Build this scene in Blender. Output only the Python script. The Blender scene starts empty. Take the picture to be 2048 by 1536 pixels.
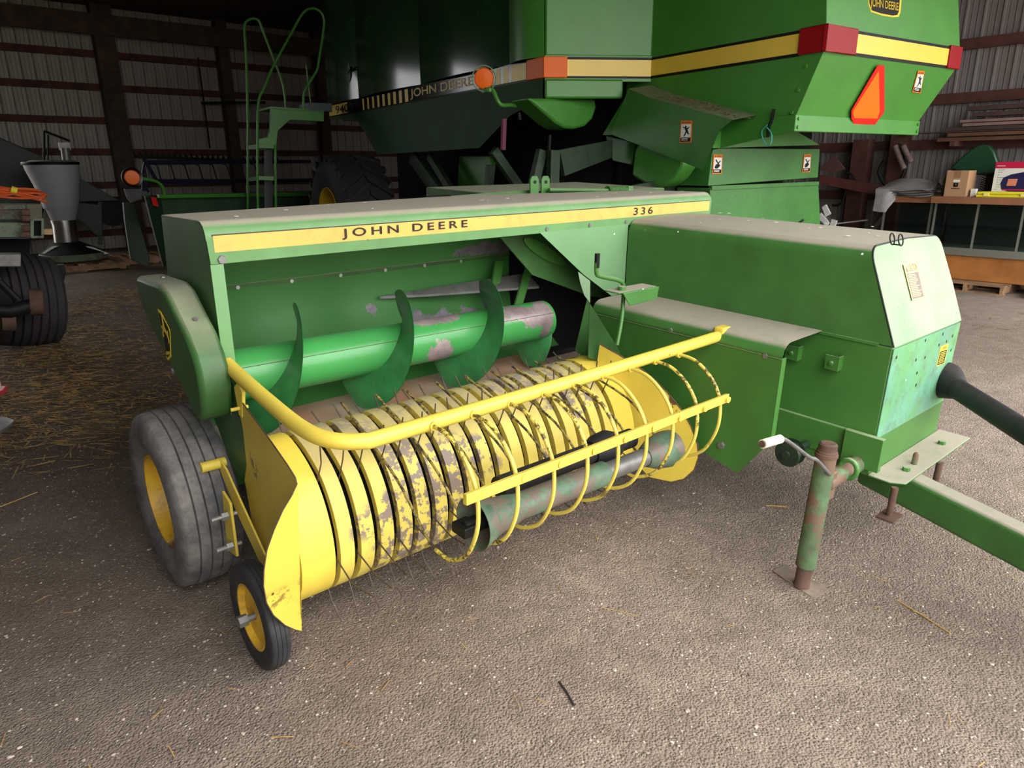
import bpy, bmesh, math, random
from mathutils import Vector, Matrix
V=Vector; rad=math.radians
rnd=random.Random(7)
S=bpy.context.scene; COL=S.collection

# ---------------------------------------------------------------- frames and camera
F=1400.0; H=1.62
RCAM=(Matrix.Rotation(rad(90-17.077),3,'X')@Matrix.Rotation(rad(-.594),3,'Z'))
CP=V((0,0,H))
FB=Matrix.Translation((-.82824,2.00417,0))@(Matrix.Rotation(rad(40.57),4,'Z')@Matrix.Rotation(rad(2.25),4,'X')@Matrix.Rotation(rad(-.287),4,'Y'))
FC=Matrix.Translation((2.53824,6.6138,0))@Matrix.Rotation(rad(33.72),4,'Z')
FW=Matrix.Rotation(rad(40.8),4,'Z')
I4=Matrix.Identity(4)
def sight(FR,px,py):
    d=RCAM@V(((px-1024)/F,-(py-768)/F,-1.0)); inv=FR.inverted()
    return inv@CP,(inv.to_3x3()@d)
def on(FR,px,py,k,val):
    """point of the plane coordinate[k]=val of frame FR that is seen at px,py (2048x1536 frame)"""
    c,d=sight(FR,px,py); t=(val-c[k])/d[k]
    return c+d*t
def onp(FR,px,py,p,n):
    c,d=sight(FR,px,py); p=V(p);n=V(n); t=(p-c).dot(n)/d.dot(n)
    return c+d*t
def pts(FR,lst,k,val): return [on(FR,x,y,k,val) for x,y in lst]

cam=bpy.data.cameras.new('camera'); cam.sensor_width=36; cam.lens=36*F/2048; cam.clip_start=.05; cam.clip_end=200
co=bpy.data.objects.new('camera',cam); COL.objects.link(co)
co.matrix_world=Matrix.Translation(CP)@RCAM.to_4x4(); S.camera=co

# ---------------------------------------------------------------- materials
def lin(c):
    return tuple(((x/255)/12.92 if x/255<=.04045 else ((x/255+.055)/1.055)**2.4) for x in c)+(1,)
MAT={}
class NT:
    def __init__(s,name):
        m=bpy.data.materials.new(name); m.use_nodes=True; s.m=m; s.t=m.node_tree; s.b=s.t.nodes['Principled BSDF']
        s.tc=s.n('ShaderNodeTexCoord')
    def n(s,ty,**k):
        x=s.t.nodes.new(ty)
        for a,b in k.items(): setattr(x,a,b)
        return x
    def l(s,a,b): s.t.links.new(a,b)
    def noise(s,scale,detail=4,rough=.6,stretch=None,off=0):
        x=s.n('ShaderNodeTexNoise'); x.inputs['Scale'].default_value=scale; x.inputs['Detail'].default_value=detail; x.inputs['Roughness'].default_value=rough
        mp=s.n('ShaderNodeMapping'); mp.inputs['Location'].default_value=(off,off*.7,off*1.3)
        if stretch: mp.inputs['Scale'].default_value=stretch
        s.l(s.tc.outputs['Object'],mp.inputs[0]); s.l(mp.outputs[0],x.inputs['Vector']); return x.outputs['Fac']
    def vor(s,scale,off=0,stretch=None):
        x=s.n('ShaderNodeTexVoronoi'); x.inputs['Scale'].default_value=scale
        mp=s.n('ShaderNodeMapping'); mp.inputs['Location'].default_value=(off,off*.7,off*1.3)
        if stretch: mp.inputs['Scale'].default_value=stretch
        s.l(s.tc.outputs['Object'],mp.inputs[0]); s.l(mp.outputs[0],x.inputs['Vector']); return x
    def ramp(s,fac,a,b,ca=0.0,cb=1.0):
        x=s.n('ShaderNodeMapRange'); x.inputs['From Min'].default_value=a; x.inputs['From Max'].default_value=b
        x.inputs['To Min'].default_value=ca; x.inputs['To Max'].default_value=cb; s.l(fac,x.inputs['Value']); return x.outputs['Result']
    def math(s,op,a,b=None):
        x=s.n('ShaderNodeMath',operation=op)
        for i,v in enumerate((a,b)):
            if v is None: continue
            if isinstance(v,(int,float)): x.inputs[i].default_value=v
            else: s.l(v,x.inputs[i])
        return x.outputs[0]
    def mix(s,fac,a,b):
        x=s.n('ShaderNodeMix',data_type='RGBA')
        if isinstance(fac,(int,float)): x.inputs['Factor'].default_value=fac
        else: s.l(fac,x.inputs['Factor'])
        for k,v in ((6,a),(7,b)):
            if isinstance(v,tuple): x.inputs[k].default_value=v
            else: s.l(v,x.inputs[k])
        return x.outputs[2]
    def up(s):
        g=s.n('ShaderNodeNewGeometry'); x=s.n('ShaderNodeSeparateXYZ'); s.l(g.outputs['Normal'],x.inputs[0]); return x.outputs['Z']
    def bump(s,h,st=.3,dist=.01):
        x=s.n('ShaderNodeBump'); x.inputs['Strength'].default_value=st; x.inputs['Distance'].default_value=dist; s.l(h,x.inputs['Height']); s.l(x.outputs[0],s.b.inputs['Normal'])
def paint(name,rgb,rough=.4,var=.12,dust=0,dustc=(176,170,150),dlo=.35,dhi=.9,chips=0,chipc=(96,84,78),chs=9,specks=0,metal=0,scale=3,coat=0,spc=(222,226,214),grime=0,fade=None):
    if name in MAT: return MAT[name]
    t=NT(name); base=lin(rgb)
    n1=t.noise(scale,5); dk=tuple(c*(1-var*2) for c in base[:3])+(1,); lt=tuple(min(1,c*(1+var)) for c in base[:3])+(1,)
    c=t.mix(t.ramp(n1,.3,.7),dk,lt); r=rough
    if fade: c=t.mix(t.ramp(t.noise(fade[1],3,.5,off=5),.38,.62),c,lin(fade[0]))
    if grime: c=t.mix(t.ramp(t.noise(14,6,.7,off=3),.5,.75,0,grime),c,lin((70,60,48)))
    rr=None
    if chips:
        m=t.math('MULTIPLY',t.ramp(t.noise(chs,8,.72,off=9),.5,.5+.012),t.ramp(t.noise(2.2,2,.5,off=1),.62-.3*chips,.66-.3*chips))
        c=t.mix(m,c,lin(chipc))
    if specks:
        v=t.vor(26,2); v.inputs['Randomness'].default_value=1
        sep=t.n('ShaderNodeSeparateColor'); t.l(v.outputs['Color'],sep.inputs[0])
        m=t.math('MULTIPLY',t.ramp(v.outputs['Distance'],.16,.1),t.ramp(sep.outputs[0],1-specks,1-specks+.01))
        c=t.mix(m,c,lin(spc))
    if dust:
        u=t.ramp(t.up(),dlo,dhi); n2=t.ramp(t.noise(7,7,.75,off=4),.28,.62,.55,1)
        m=t.math('MULTIPLY',t.math('MULTIPLY',u,n2),dust)
        c=t.mix(m,c,lin(dustc)); t.l(t.ramp(m,0,1,rough,.95),t.b.inputs['Roughness'])
    else: t.b.inputs['Roughness'].default_value=rough
    t.l(c,t.b.inputs['Base Color']); t.b.inputs['Metallic'].default_value=metal
    if coat: t.b.inputs['Coat Weight'].default_value=coat; t.b.inputs['Coat Roughness'].default_value=.08
    MAT[name]=t.m; return t.m
def worn(name,rgb,wornrgb,blobs,rough=.4,scale=3.2,edge=.38):
    """painted steel scoured to bare metal in a few irregular patches (x,y,z,rx,ry,rz)"""
    t=NT(name); c=t.mix(t.ramp(t.noise(2,4),.3,.7),lin(tuple(k*.9 for k in rgb)),lin(rgb)); tot=None
    for b in blobs:
        mp=t.n('ShaderNodeMapping'); mp.vector_type='POINT'; mp.inputs['Scale'].default_value=(1/b[3],1/b[4],1/b[5]); mp.inputs['Location'].default_value=(-b[0]/b[3],-b[1]/b[4],-b[2]/b[5])
        t.l(t.tc.outputs['Object'],mp.inputs[0]); L=t.n('ShaderNodeVectorMath',operation='LENGTH'); t.l(mp.outputs[0],L.inputs[0])
        f=t.math('SUBTRACT',1.0,L.outputs['Value']); tot=f if tot is None else t.math('MAXIMUM',tot,f)
    nz=t.math('MULTIPLY',t.math('SUBTRACT',t.noise(scale,8,.72,off=9),.5),3.2)
    m=t.ramp(t.math('ADD',tot,nz),edge-.03,edge+.03); pale=t.mix(t.ramp(t.noise(9,5,.7,off=2),.35,.65),lin(wornrgb),lin(tuple(min(255,k*1.35) for k in wornrgb)))
    c=t.mix(m,c,pale); t.l(c,t.b.inputs['Base Color']); t.l(t.ramp(m,0,1,rough,.42),t.b.inputs['Roughness']); t.l(t.ramp(m,0,1,0,.35),t.b.inputs['Metallic']); MAT[name]=t.m; return t.m
def plain(name,rgb,rough=.6,metal=0,emit=0,trans=0):
    if name in MAT: return MAT[name]
    t=NT(name); t.b.inputs['Base Color'].default_value=lin(rgb); t.b.inputs['Roughness'].default_value=rough; t.b.inputs['Metallic'].default_value=metal; t.b.inputs['Specular IOR Level'].default_value=.25
    if trans: t.b.inputs['Transmission Weight'].default_value=trans
    MAT[name]=t.m; return t.m
def rubber(name,rgb,dustc=(120,110,100),amt=.5):
    t=NT(name); n=t.noise(6,8,.75); c=t.mix(t.ramp(n,.4,.7,0,amt),lin(rgb),lin(dustc)); c=t.mix(t.ramp(t.noise(40,4,.7,off=3),.5,.8,0,.35),c,lin((20,20,20)))
    t.l(c,t.b.inputs['Base Color']); t.b.inputs['Roughness'].default_value=.8; t.bump(t.noise(60,5,.7),.35,.004); MAT[name]=t.m; return t.m

G =paint('green_paint',(62,112,46),.42,.10,specks=.02,dust=.55,dlo=.5,dhi=.95)
GP=paint('green_panel_dark',(54,96,44),.5,.2,dust=.7,dlo=.5,dhi=.95,grime=.45,specks=.015)
GTF=paint('green_faded_dusty',(96,140,84),.5,.10,dust=1.25,dustc=(158,150,133),dlo=.60,dhi=.84,specks=.06,spc=(60,70,50),scale=5)
GT=paint('green_dusty_top',(62,110,50),.45,.12,dust=1.25,dustc=(152,144,128),dlo=.60,dhi=.84,specks=.05,scale=5)
GF=paint('green_faded',(102,148,92),.55,.10,fade=((112,152,108),1.6),specks=.05)
GL=paint('green_sunbleached',(136,158,124),.6,.08,fade=((112,144,106),2.0),specks=.10,grime=.15)
GTL=paint('green_teal_faded',(96,150,122),.55,.12,fade=((88,144,88),4),specks=.05,grime=.55)
GA=paint('green_auger',(44,146,70),.3,.1,chips=.5,chipc=(112,100,104),chs=5.0,scale=4)
GB=paint('green_auger_flight',(54,124,70),.3,.18,grime=.5,scale=8)
GI=paint('green_worn_inside',(44,110,56),.42,.12,scale=2)
GR=paint('green_rusty_tube',(86,112,76),.65,.25,chips=1.35,chipc=(104,80,64),grime=.6,chs=9,scale=8)
GD=paint('green_dirty_shaft',(88,116,92),.55,.25,chips=1.15,chipc=(104,92,82),grime=.6,chs=7,scale=10)
Y =paint('yellow_paint',(220,194,76),.45,.07,specks=.10,spc=(120,100,40))
YB=paint('yellow_band',(222,200,92),.48,.1,chips=.34,chipc=(134,118,104),chs=20,dust=.8,dustc=(140,130,112),dlo=.55,dhi=.95)
YROD=paint('yellow_rod_worn',(222,200,88),.5,.1,chips=.5,chipc=(90,76,40),chs=40)
ROD2=paint('rod_bare_tip',(150,130,60),.6,.2,chips=1.4,chipc=(52,46,40),chs=40)
YS=paint('yellow_shield',(222,196,76),.45,.08,specks=.03,spc=(80,62,30),chips=.12,chipc=(96,70,44),chs=22)
YSt=paint('yellow_stripe',(218,174,84),.5,.05,grime=.25)
RUB=rubber('tire_rubber_grey',(80,80,82),(146,138,130),.8); RUBD=rubber('tire_rubber_black',(30,31,34),(84,80,76),.5); RUBC=rubber('tire_rubber_combine',(34,32,34),(64,56,50),.5)
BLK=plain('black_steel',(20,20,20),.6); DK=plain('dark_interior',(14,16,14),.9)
RUST=paint('rusty_steel',(92,66,54),.8,.25,grime=.4,scale=12); STEEL=paint('grey_steel',(126,124,122),.45,.15,metal=.5,grime=.4,scale=10); ZINC=paint('zinc_bolt',(170,170,166),.4,.1,metal=.6)
TINE=paint('brown_tine_steel',(78,66,52),.55,.3,scale=30)
DUSTF=paint('dusty_floor_deck',(150,134,112),.9,.18,fade=((150,108,80),2.6),scale=5)
BLKT=paint('black_shaft_guard',(36,35,37),.6,.2,grime=.5,scale=8); BLKT.node_tree.nodes['Principled BSDF'].inputs['Specular IOR Level'].default_value=.25
WHT=plain('white_decal',(226,226,218),.6); BLD=plain('black_decal',(18,18,18),.5); ORD=plain('orange_decal',(222,120,30),.5); YDC=plain('yellow_decal',(226,198,60),.5)
LET=plain('letter_brown_black',(66,58,50),.6); YPALE=paint('decal_bleached',(206,186,120),.6,.05); GRYD=plain('grey_decal_text',(118,104,98),.6)
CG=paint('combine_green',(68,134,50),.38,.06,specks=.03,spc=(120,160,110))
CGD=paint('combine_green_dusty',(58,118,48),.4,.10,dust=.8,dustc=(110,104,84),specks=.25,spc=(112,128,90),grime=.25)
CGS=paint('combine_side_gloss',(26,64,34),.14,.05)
CY=paint('combine_yellow',(232,198,72),.35,.03)
CSK=paint('combine_skirt_dull',(34,74,36),.55,.12,grime=.3); CSK.node_tree.nodes['Principled BSDF'].inputs['Specular IOR Level'].default_value=.12
REDL=plain('red_lens',(140,10,18),.4); AMB=plain('amber_lens',(232,104,14),.4); RED=plain('red_reflector',(206,40,36),.3); ORF=plain('orange_fluorescent',(255,112,20),.5); REDT=plain('red_border_tape',(210,34,26),.4)
# ---------------------------------------------------------------- mesh helper
ORG={}
class MB:
    def __init__(s): s.v=[];s.f=[]
    def add(s,vs,fs):
        o=len(s.v); s.v+= [V(x) for x in vs]; s.f+=[tuple(i+o for i in f) for f in fs]; return s
    def box(s,a,b,M=None):
        x0,y0,z0=a;x1,y1,z1=b
        vs=[V((x,y,z)) for z in (z0,z1) for x,y in ((x0,y0),(x1,y0),(x1,y1),(x0,y1))]
        if M: vs=[M@x for x in vs]
        return s.add(vs,[(3,2,1,0),(4,5,6,7),(0,1,5,4),(1,2,6,5),(2,3,7,6),(3,0,4,7)])
    def prism(s,ps,vec):
        ps=[V(p) for p in ps]; n=len(ps); vec=V(vec)
        return s.add(ps+[p+vec for p in ps],[tuple(range(n))[::-1],tuple(range(n,2*n))]+[(i,(i+1)%n,n+(i+1)%n,n+i) for i in range(n)])
    def tube(s,path,r,n=10,cap=True,closed=False):
        path=[V(p) for p in path]; m=len(path); rs=r if isinstance(r,(list,tuple)) else [r]*m
        base=len(s.v); up=None
        for i,p in enumerate(path):
            if closed: t=(path[(i+1)%m]-path[i-1])
            else: t=(path[min(i+1,m-1)]-path[max(i-1,0)])
            t.normalize()
            if up is None: up=V((0,0,1)) if abs(t.z)<.9 else V((1,0,0))
            up=(up-t*up.dot(t)); up.normalize(); sd=t.cross(up)
            for k in range(n):
                a=2*math.pi*k/n; s.v.append(p+(up*math.cos(a)+sd*math.sin(a))*rs[i])
        for i in range(m if closed else m-1):
            j=(i+1)%m
            for k in range(n):
                s.f.append((base+i*n+k,base+i*n+(k+1)%n,base+j*n+(k+1)%n,base+j*n+k))
        if cap and not closed:
            s.f.append(tuple(base+k for k in range(n))[::-1]); s.f.append(tuple(base+(m-1)*n+k for k in range(n)))
        return s
    def lathe(s,prof,o,ax,n=32,closed=False):
        """prof: list of (along axis, radius)"""
        o=V(o);ax=V(ax).normalized(); u=ax.orthogonal().normalized(); w=ax.cross(u); base=len(s.v); m=len(prof)
        for a,r in prof:
            for k in range(n):
                t=2*math.pi*k/n; s.v.append(o+ax*a+(u*math.cos(t)+w*math.sin(t))*r)
        for i in range(m if closed else m-1):
            j=(i+1)%m
            for k in range(n): s.f.append((base+i*n+k,base+i*n+(k+1)%n,base+j*n+(k+1)%n,base+j*n+k))
        return s
    def cyl(s,a,b,r,n=16,r2=None):
        a=V(a);b=V(b); L=(b-a).length; r2=r if r2 is None else r2
        return s.lathe([(0,0.0001),(0,r),(L,r2),(L,0.0001)],a,b-a,n)
    def sweep(s,prof,vec,cap=False):
        """open profile (3d points) extruded along vec into a sheet"""
        ps=[V(p) for p in prof]; n=len(ps); vec=V(vec)
        return s.add(ps+[p+vec for p in ps],[(i,i+1,n+i+1,n+i) for i in range(n-1)])
    def ruled(s,A,B):
        n=len(A); return s.add(list(A)+list(B),[(i,i+1,n+i+1,n+i) for i in range(n-1)])
    def face(s,ps): return s.add(ps,[tuple(range(len(ps)))])
    def ball(s,c,r,n=10):
        c=V(c); return s.lathe([(-r*math.cos(math.pi*i/n),max(1e-4,r*math.sin(math.pi*i/n))) for i in range(n+1)],c,(0,0,1),n*2)
def finish(name,mb,mat,mat_off,solid=0,bevel=0,sharp=38,solid_off=0,tri=False):
    me=bpy.data.meshes.new(name); bm=bmesh.new(); vs=[bm.verts.new(mat_off@v) for v in mb.v]
    for f in mb.f:
        try: bm.faces.new([vs[i] for i in f])
        except ValueError: pass
    bmesh.ops.remove_doubles(bm,verts=bm.verts,dist=1e-5)
    bmesh.ops.recalc_face_normals(bm,faces=bm.faces)
    for f in bm.faces: f.smooth=True
    ca=rad(sharp)
    for e in bm.edges:
        if len(e.link_faces)>2 or (len(e.link_faces)==2 and e.calc_face_angle(0)>ca): e.smooth=False
    bm.to_mesh(me); bm.free(); me.materials.append(mat)
    o=bpy.data.objects.new(name,me); COL.objects.link(o)
    if solid:
        md=o.modifiers.new('sheet','SOLIDIFY'); md.thickness=solid; md.offset=solid_off
    if bevel:
        md=o.modifiers.new('edge','BEVEL'); md.width=bevel; md.segments=2; md.limit_method='ANGLE'; md.angle_limit=rad(40)
    wn=o.modifiers.new('normals','WEIGHTED_NORMAL'); wn.keep_sharp=True; wn.weight=80
    return o
def root_of(o):
    while o.parent: o=o.parent
    return o
SPLIT={'stripe','bolt','bolt_hole','clamp_stud','clamp_bolt','latch','frame_post','stripe_bars','stand_rods','reel_bats'}
def islands(mb):
    par=list(range(len(mb.v)))
    def fd(i):
        while par[i]!=i: par[i]=par[par[i]]; i=par[i]
        return i
    key={}
    for i,v in enumerate(mb.v):
        kk=(round(v.x,4),round(v.y,4),round(v.z,4)); 
        if kk in key: par[fd(i)]=fd(key[kk])
        else: key[kk]=i
    for f in mb.f:
        for j in f[1:]: par[fd(j)]=fd(f[0])
    G_={}
    for f in mb.f: G_.setdefault(fd(f[0]),[]).append(f)
    out=[]
    for fs in G_.values():
        m=MB(); idx={}
        for f in fs:
            for i in f:
                if i not in idx: idx[i]=len(m.v); m.v.append(mb.v[i])
            m.f.append(tuple(idx[i] for i in f))
        out.append(m)
    return out
def part(name,mb,mat,parent,label=None,**k):
    if name in SPLIT:
        isl=islands(mb)
        if len(isl)>1:
            nm={'stripe_bars':'stripe_bar','stand_rods':'stand_rod','reel_bats':'reel_bat'}.get(name,name)
            for m in isl: o=part1(nm,m,mat,parent,label,**k)
            return o
    return part1(name,mb,mat,parent,label,**k)
def part1(name,mb,mat,parent,label=None,**k):
    r=root_of(parent)
    while parent.parent and parent.parent.parent: parent=parent.parent
    o=finish(name,mb,mat,Matrix.Translation(-ORG[r.name]),**k); o.parent=parent
    if label: o['label']=label
    return o
def props(o,label,cat,group=None,kind=None):
    if label: o['label']=label
    if cat: o['category']=cat
    if group: o['group']=group
    if kind: o['kind']=kind
    return o
def thing(name,FR,base,label,cat,group=None):
    o=bpy.data.objects.new(name,None); COL.objects.link(o); o.empty_display_size=.1
    o.matrix_world=FR@Matrix.Translation(V(base)); ORG[o.name]=V(base); return props(o,label,cat,group)
def solo(name,mb,mat,FR,label,cat,group=None,kind=None,**k):
    c=sum(mb.v,V())/len(mb.v); c.z=min(v.z for v in mb.v)
    o=finish(name,mb,mat,Matrix.Translation(-c),**k); o.matrix_world=FR@Matrix.Translation(c); ORG[o.name]=c; return props(o,label,cat,group,kind)
def struct(name,mb,mat,FR=I4,**k):
    return solo(name,mb,mat,FR,None,None,None,'structure',**k)
def text(name,s_,o,right,up,h,mat,parent,width=None,bold=.0,label=None,spacing=1.0,ext=.0008):
    cu=bpy.data.curves.new(name,'FONT'); cu.body=s_; cu.size=1; cu.offset=0; cu.space_character=spacing; cu.fill_mode='BOTH'
    to=bpy.data.objects.new(name+'_t',cu); COL.objects.link(to); dg=bpy.context.evaluated_depsgraph_get(); dg.update()
    me=bpy.data.meshes.new_from_object(to.evaluated_get(dg)); bpy.data.objects.remove(to); bpy.data.curves.remove(cu)
    xs=[v.co.x for v in me.vertices]; ys=[v.co.y for v in me.vertices]; w0=max(xs)-min(xs); h0=max(ys)-min(ys)
    right=V(right).normalized(); up=V(up).normalized(); o=V(o); sy=h/h0; sx=(width/w0) if width else sy
    nrm=right.cross(up).normalized()
    mb=MB(); mb.v=[o+right*((v.co.x-min(xs))*sx)+up*((v.co.y-min(ys))*sy)+nrm*ext for v in me.vertices]; mb.f=[tuple(p.vertices) for p in me.polygons]
    bpy.data.meshes.remove(me)
    if bold:
        v0=list(mb.v); f0=list(mb.f)
        for dx_,dy_ in ((1,0),(.5,.5),(.5,-.5)):
            mb.add([v+right*(dx_*bold*1.6*sx/1)+up*(dy_*bold*1.6*sy/1)+nrm*(.00004*(dx_+dy_+2)) for v in v0],f0)
    ob=part(name,mb,mat,parent,label)
    return ob
def plate(ps,n,th=.001):
    """thin plate from corner points, lifted along n"""
    n=V(n).normalized(); return MB().prism([V(p)+n*.0004 for p in ps],n*th)
def arc(c,r,a0,a1,n,f):
    return [f(c[0]+r*math.cos(rad(a0+(a1-a0)*i/n)),c[1]+r*math.sin(rad(a0+(a1-a0)*i/n))) for i in range(n+1)]
def bolt(mb,p,n,r=.01,h=.008):
    p=V(p);n=V(n).normalized(); return mb.lathe([(0,r),(h,r*.9),(h,.0001)],p,n,6)
def bez(P,n=8):
    """smooth path through points (Catmull-Rom)"""
    P=[V(p) for p in P]; out=[]
    for i in range(len(P)-1):
        a=P[max(i-1,0)];b=P[i];c=P[i+1];d=P[min(i+2,len(P)-1)]
        for k in range(n):
            t=k/n; out.append(.5*((2*b)+(c-a)*t+(2*a-5*b+4*c-d)*t*t+(3*b-3*c+d-a)*t**3))
    out.append(P[-1]); return out
# ================================================================ HAY BALER (frame FB: x along the pickup, y to the rear, z up)
BAL=thing('hay_baler',FB,(0,0,0),'green and yellow pull-type square hay baler with 336 on its yellow stripe','baler')
U0=.115; VF=.49
# --- auger housing hood
def hoodprof(u,vr): return [V((u,vr,1.425)),V((u,.545,1.44))]+[V((u,.545-.055*math.sin(rad(a)),1.385+.055*math.cos(rad(a)))) for a in (20,40,60,80,90)]+[V((u,VF,1.30)),V((u,VF+.022,1.295))]
secs=[(U0,.97),(.5,1.03),(1.0,1.12),(1.5,1.2),(1.9,1.2),(2.4,1.1),(3.05,1.0)]
mb=MB()
for (a,b),(c,d) in zip(secs,secs[1:]): mb.ruled(hoodprof(a,b),hoodprof(c,d))
HOOD=part('top_cover',mb,GTF,BAL,solid=.004,label='dusty green cover over the auger')
mb=MB(); mb.box((.135,VF-.0015,1.334),(3.035,VF-.0005,1.398)); part('stripe_border',mb,LET,HOOD)
mb=MB(); mb.box((.139,VF-.003,1.338),(3.031,VF-.001,1.394)); ST=part('stripe',mb,YSt,HOOD,label='long yellow stripe with dark letters')
text('lettering','JOHN DEERE',(.618,VF-.0036,1.346),(1,0,0),(0,0,1),.040,LET,ST,width=.60,bold=.03,spacing=1.45,label='JOHN DEERE in dark letters')
text('lettering','336',(2.335,VF-.0036,1.347),(1,0,0),(0,0,1),.038,LET,ST,width=.16,bold=.02,spacing=1.35,label='336 in dark numbers')
mb=MB(); bolt(mb,(.16,VF,1.312),(0,-1,0),.016,.008)
for u in (1.70,2.0,2.28): bolt(mb,(u,VF,1.315),(0,-1,0),.011,.006)
part('bolt',mb,STEEL,HOOD)
# --- left side panel
pl=[(.97,1.425),(.545,1.44),(.505,1.425),(.49,1.39),(.475,1.3),(.468,.93),(.40,.90),(.35,.88),(.335,.80),(.335,.68),(.345,.60),(.38,.545),(.43,.52),(.49,.525),(.55,.57),(.62,.65),(.70,.72),(1.0,.78),(1.0,1.2)]
mb=MB().face([V((U0,a,b)) for a,b in pl]); SP=part('side_panel',mb,GP,BAL,solid=.004,label='dark green left side panel')
mb=MB().face([V((U0-.002,.470,1.30)),V((U0+.042,.470,1.30)),V((U0+.042,.468,.90)),V((U0-.002,.466,.93))]); part('flange',mb,GF,SP,solid=.003,label='pale worn front flange')
mb=MB().face([V((3.05,a,b)) for a,b in [(1.0,1.425),(.545,1.44),(.49,1.39),(.49,.8),(1.0,.8)]]); part('side_panel',mb,GF,BAL,solid=.004)
# --- trough: back wall and floor
tr=[(.95,1.42),(1.0,1.12),(1.0,.95),(.97,.78),(.90,.66),(.80,.595),(.6,.565),(.42,.60),(.33,.675),(.27,.70)]
mb=MB().sweep([V((U0+.003,a,b)) for a,b in tr[:6]],(2.0,0,0)); TW=part('auger_trough',mb,worn('green_scoured_trough',(60,116,54),(104,98,104),[(1.42,1.0,.80,.40,.5,.13),(1.0,1.0,.73,.42,.5,.12),(1.02,1,.92,.07,.5,.08),(1.75,.97,1.16,.3,.5,.05)]),BAL,solid=.003,label='green trough wall worn to bare metal')
mb=MB().sweep([V((U0+.003,a,b)) for a,b in tr[5:]],(1.75,0,0)); part('deck_floor',mb,DUSTF,BAL,solid=.003,label='dusty rust-stained floor under the auger')
mb=MB()
for u in (.38,.62,.86,1.1,1.33,1.56): bolt(mb,(u,1.0-.002,1.11),(0,-1,0),.010,.007)
part('bolt',mb,ZINC,TW)
mb=MB().sweep([V((U0+.004,1.0-.004,1.125)),V((U0+.004,.992,1.122)),V((U0+.004,.994,1.105))],(1.98,0,0)); part('seam',mb,GP,TW)
# slanted deflector blade on the back wall
mb=MB().prism([V((1.05,.97,.99)),V((1.95,.90,1.02)),V((1.95,.80,.96)),V((1.30,.93,.975))],(0,0,-.012)); part('deflector',mb,STEEL,BAL)
mb=MB().prism([V((1.62,.99,1.4)),V((1.70,.99,1.4)),V((2.02,.80,1.12)),V((1.95,.80,1.10))],(0,-.03,-.01)); part('brace',mb,G,BAL)
for a,b in (((1.74,.93,1.10),(1.62,.85,.86)),((1.92,.86,1.12),(1.76,.80,.86))):
    a=V(a);b=V(b); mb=MB().prism([a,a+V((.055,0,.0)),b+V((.055,0,0)),b],(0,-.012,0)); part('brace',mb,G,BAL)
# stuffer housing: dark sloping panel with pressed oval
Pn=pts(FB,[(1000,474),(1080,464),(1246,600),(1180,592),(1065,550)],1,.66); mb=MB().prism(Pn,(0,.01,0)); SH=part('stuffer_housing',mb,GP,BAL)
c=on(FB,1088,503,1,.655); mb=MB()
e1=(on(FB,1040,478,1,.655)-on(FB,1122,528,1,.655))*.5; e2=V((-e1.z,0,e1.x))*.22
mb.prism([c+e1*math.cos(t*math.pi/12)+e2*math.sin(t*math.pi/12) for t in range(24)],(0,-.012,0)); part('pressed_oval',mb,G,SH,bevel=.006)
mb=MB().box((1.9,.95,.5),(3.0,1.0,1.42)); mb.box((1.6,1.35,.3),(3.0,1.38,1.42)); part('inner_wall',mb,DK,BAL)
mb=MB().box((.14,1.03,.55),(1.9,1.06,1.38)); part('rear_wall',mb,GP,BAL)
# pale wing above the feeder
mb=MB().face([V((1.652,VF-.002,1.303)),V((2.30,VF-.002,1.303)),V((2.30,VF-.002,.93)),V((2.20,VF-.002,.925)),V((1.965,VF-.002,1.07))]); W1=part('wing_plate',mb,GF,BAL,solid=.003,label='pale green corner plate')
Pn=pts(FB,[(1156,543),(1180,562),(1180,606),(1168,590),(1160,565)],1,.40); mb=MB().face(Pn); part('guide_strip',mb,GL,BAL,solid=.003)
Pn=pts(FB,[(1179,606),(1248,716),(1205,725),(1176,715)],1,.22); mb=MB().face(Pn); part('guide_plate',mb,GP,BAL,solid=.003)
Pn=pts(FB,[(1176,590),(1179,606),(1176,722),(1150,700)],1,.42); mb=MB().face(Pn); part('guide_plate',mb,GP,BAL,solid=.003)
# --- auger
AX=V((0,.60,.845)); slope=-.02
def axp(u): return V((u,.60,.855+slope*(u-.25)/1.5))
mb=MB().cyl(axp(.17),axp(1.80),.098,40); AU=part('auger_tube',mb,worn('green_scoured_tube',(66,150,76),(124,110,110),[(1.62,.55,.9,.22,.14,.10),(1.13,.60,.95,.20,.10,.06),(1.08,.52,.80,.10,.10,.08),(1.74,.5,.85,.08,.2,.2)],.3,6),BAL,label='green auger tube, paint worn to metal at the right end')
mb=MB().tube([axp(.18)+V((0,-.085,.051)),axp(1.79)+V((0,-.085,.051))],.0016,6); part('seam',mb,GP,AU)
def flight(th0,th1,phase,taper=0):
    mb=MB(); N=int((th1-th0)/8); A=[];B=[]
    for i in range(N+1):
        a=th0+(th1-th0)*i/N; t=rad(a); u=phase-.49*a/360; R=.245
        if taper: R=.098+(.147)*min(1,(a-th0)/40,(th1-a)/40+.35)
        d=V((0,-math.sin(t),math.cos(t))); A.append(axp(u)+d*.092); B.append(axp(u)+d*R)
    mb.ruled(A,B); return mb
for k,ph in enumerate((.46,.945,1.43)):
    part('auger_flight',flight(-70,205,ph,1),GB,AU,solid=.005)
part('auger_flight',flight(130,215,1.97,1),GB,AU,solid=.005)
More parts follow.
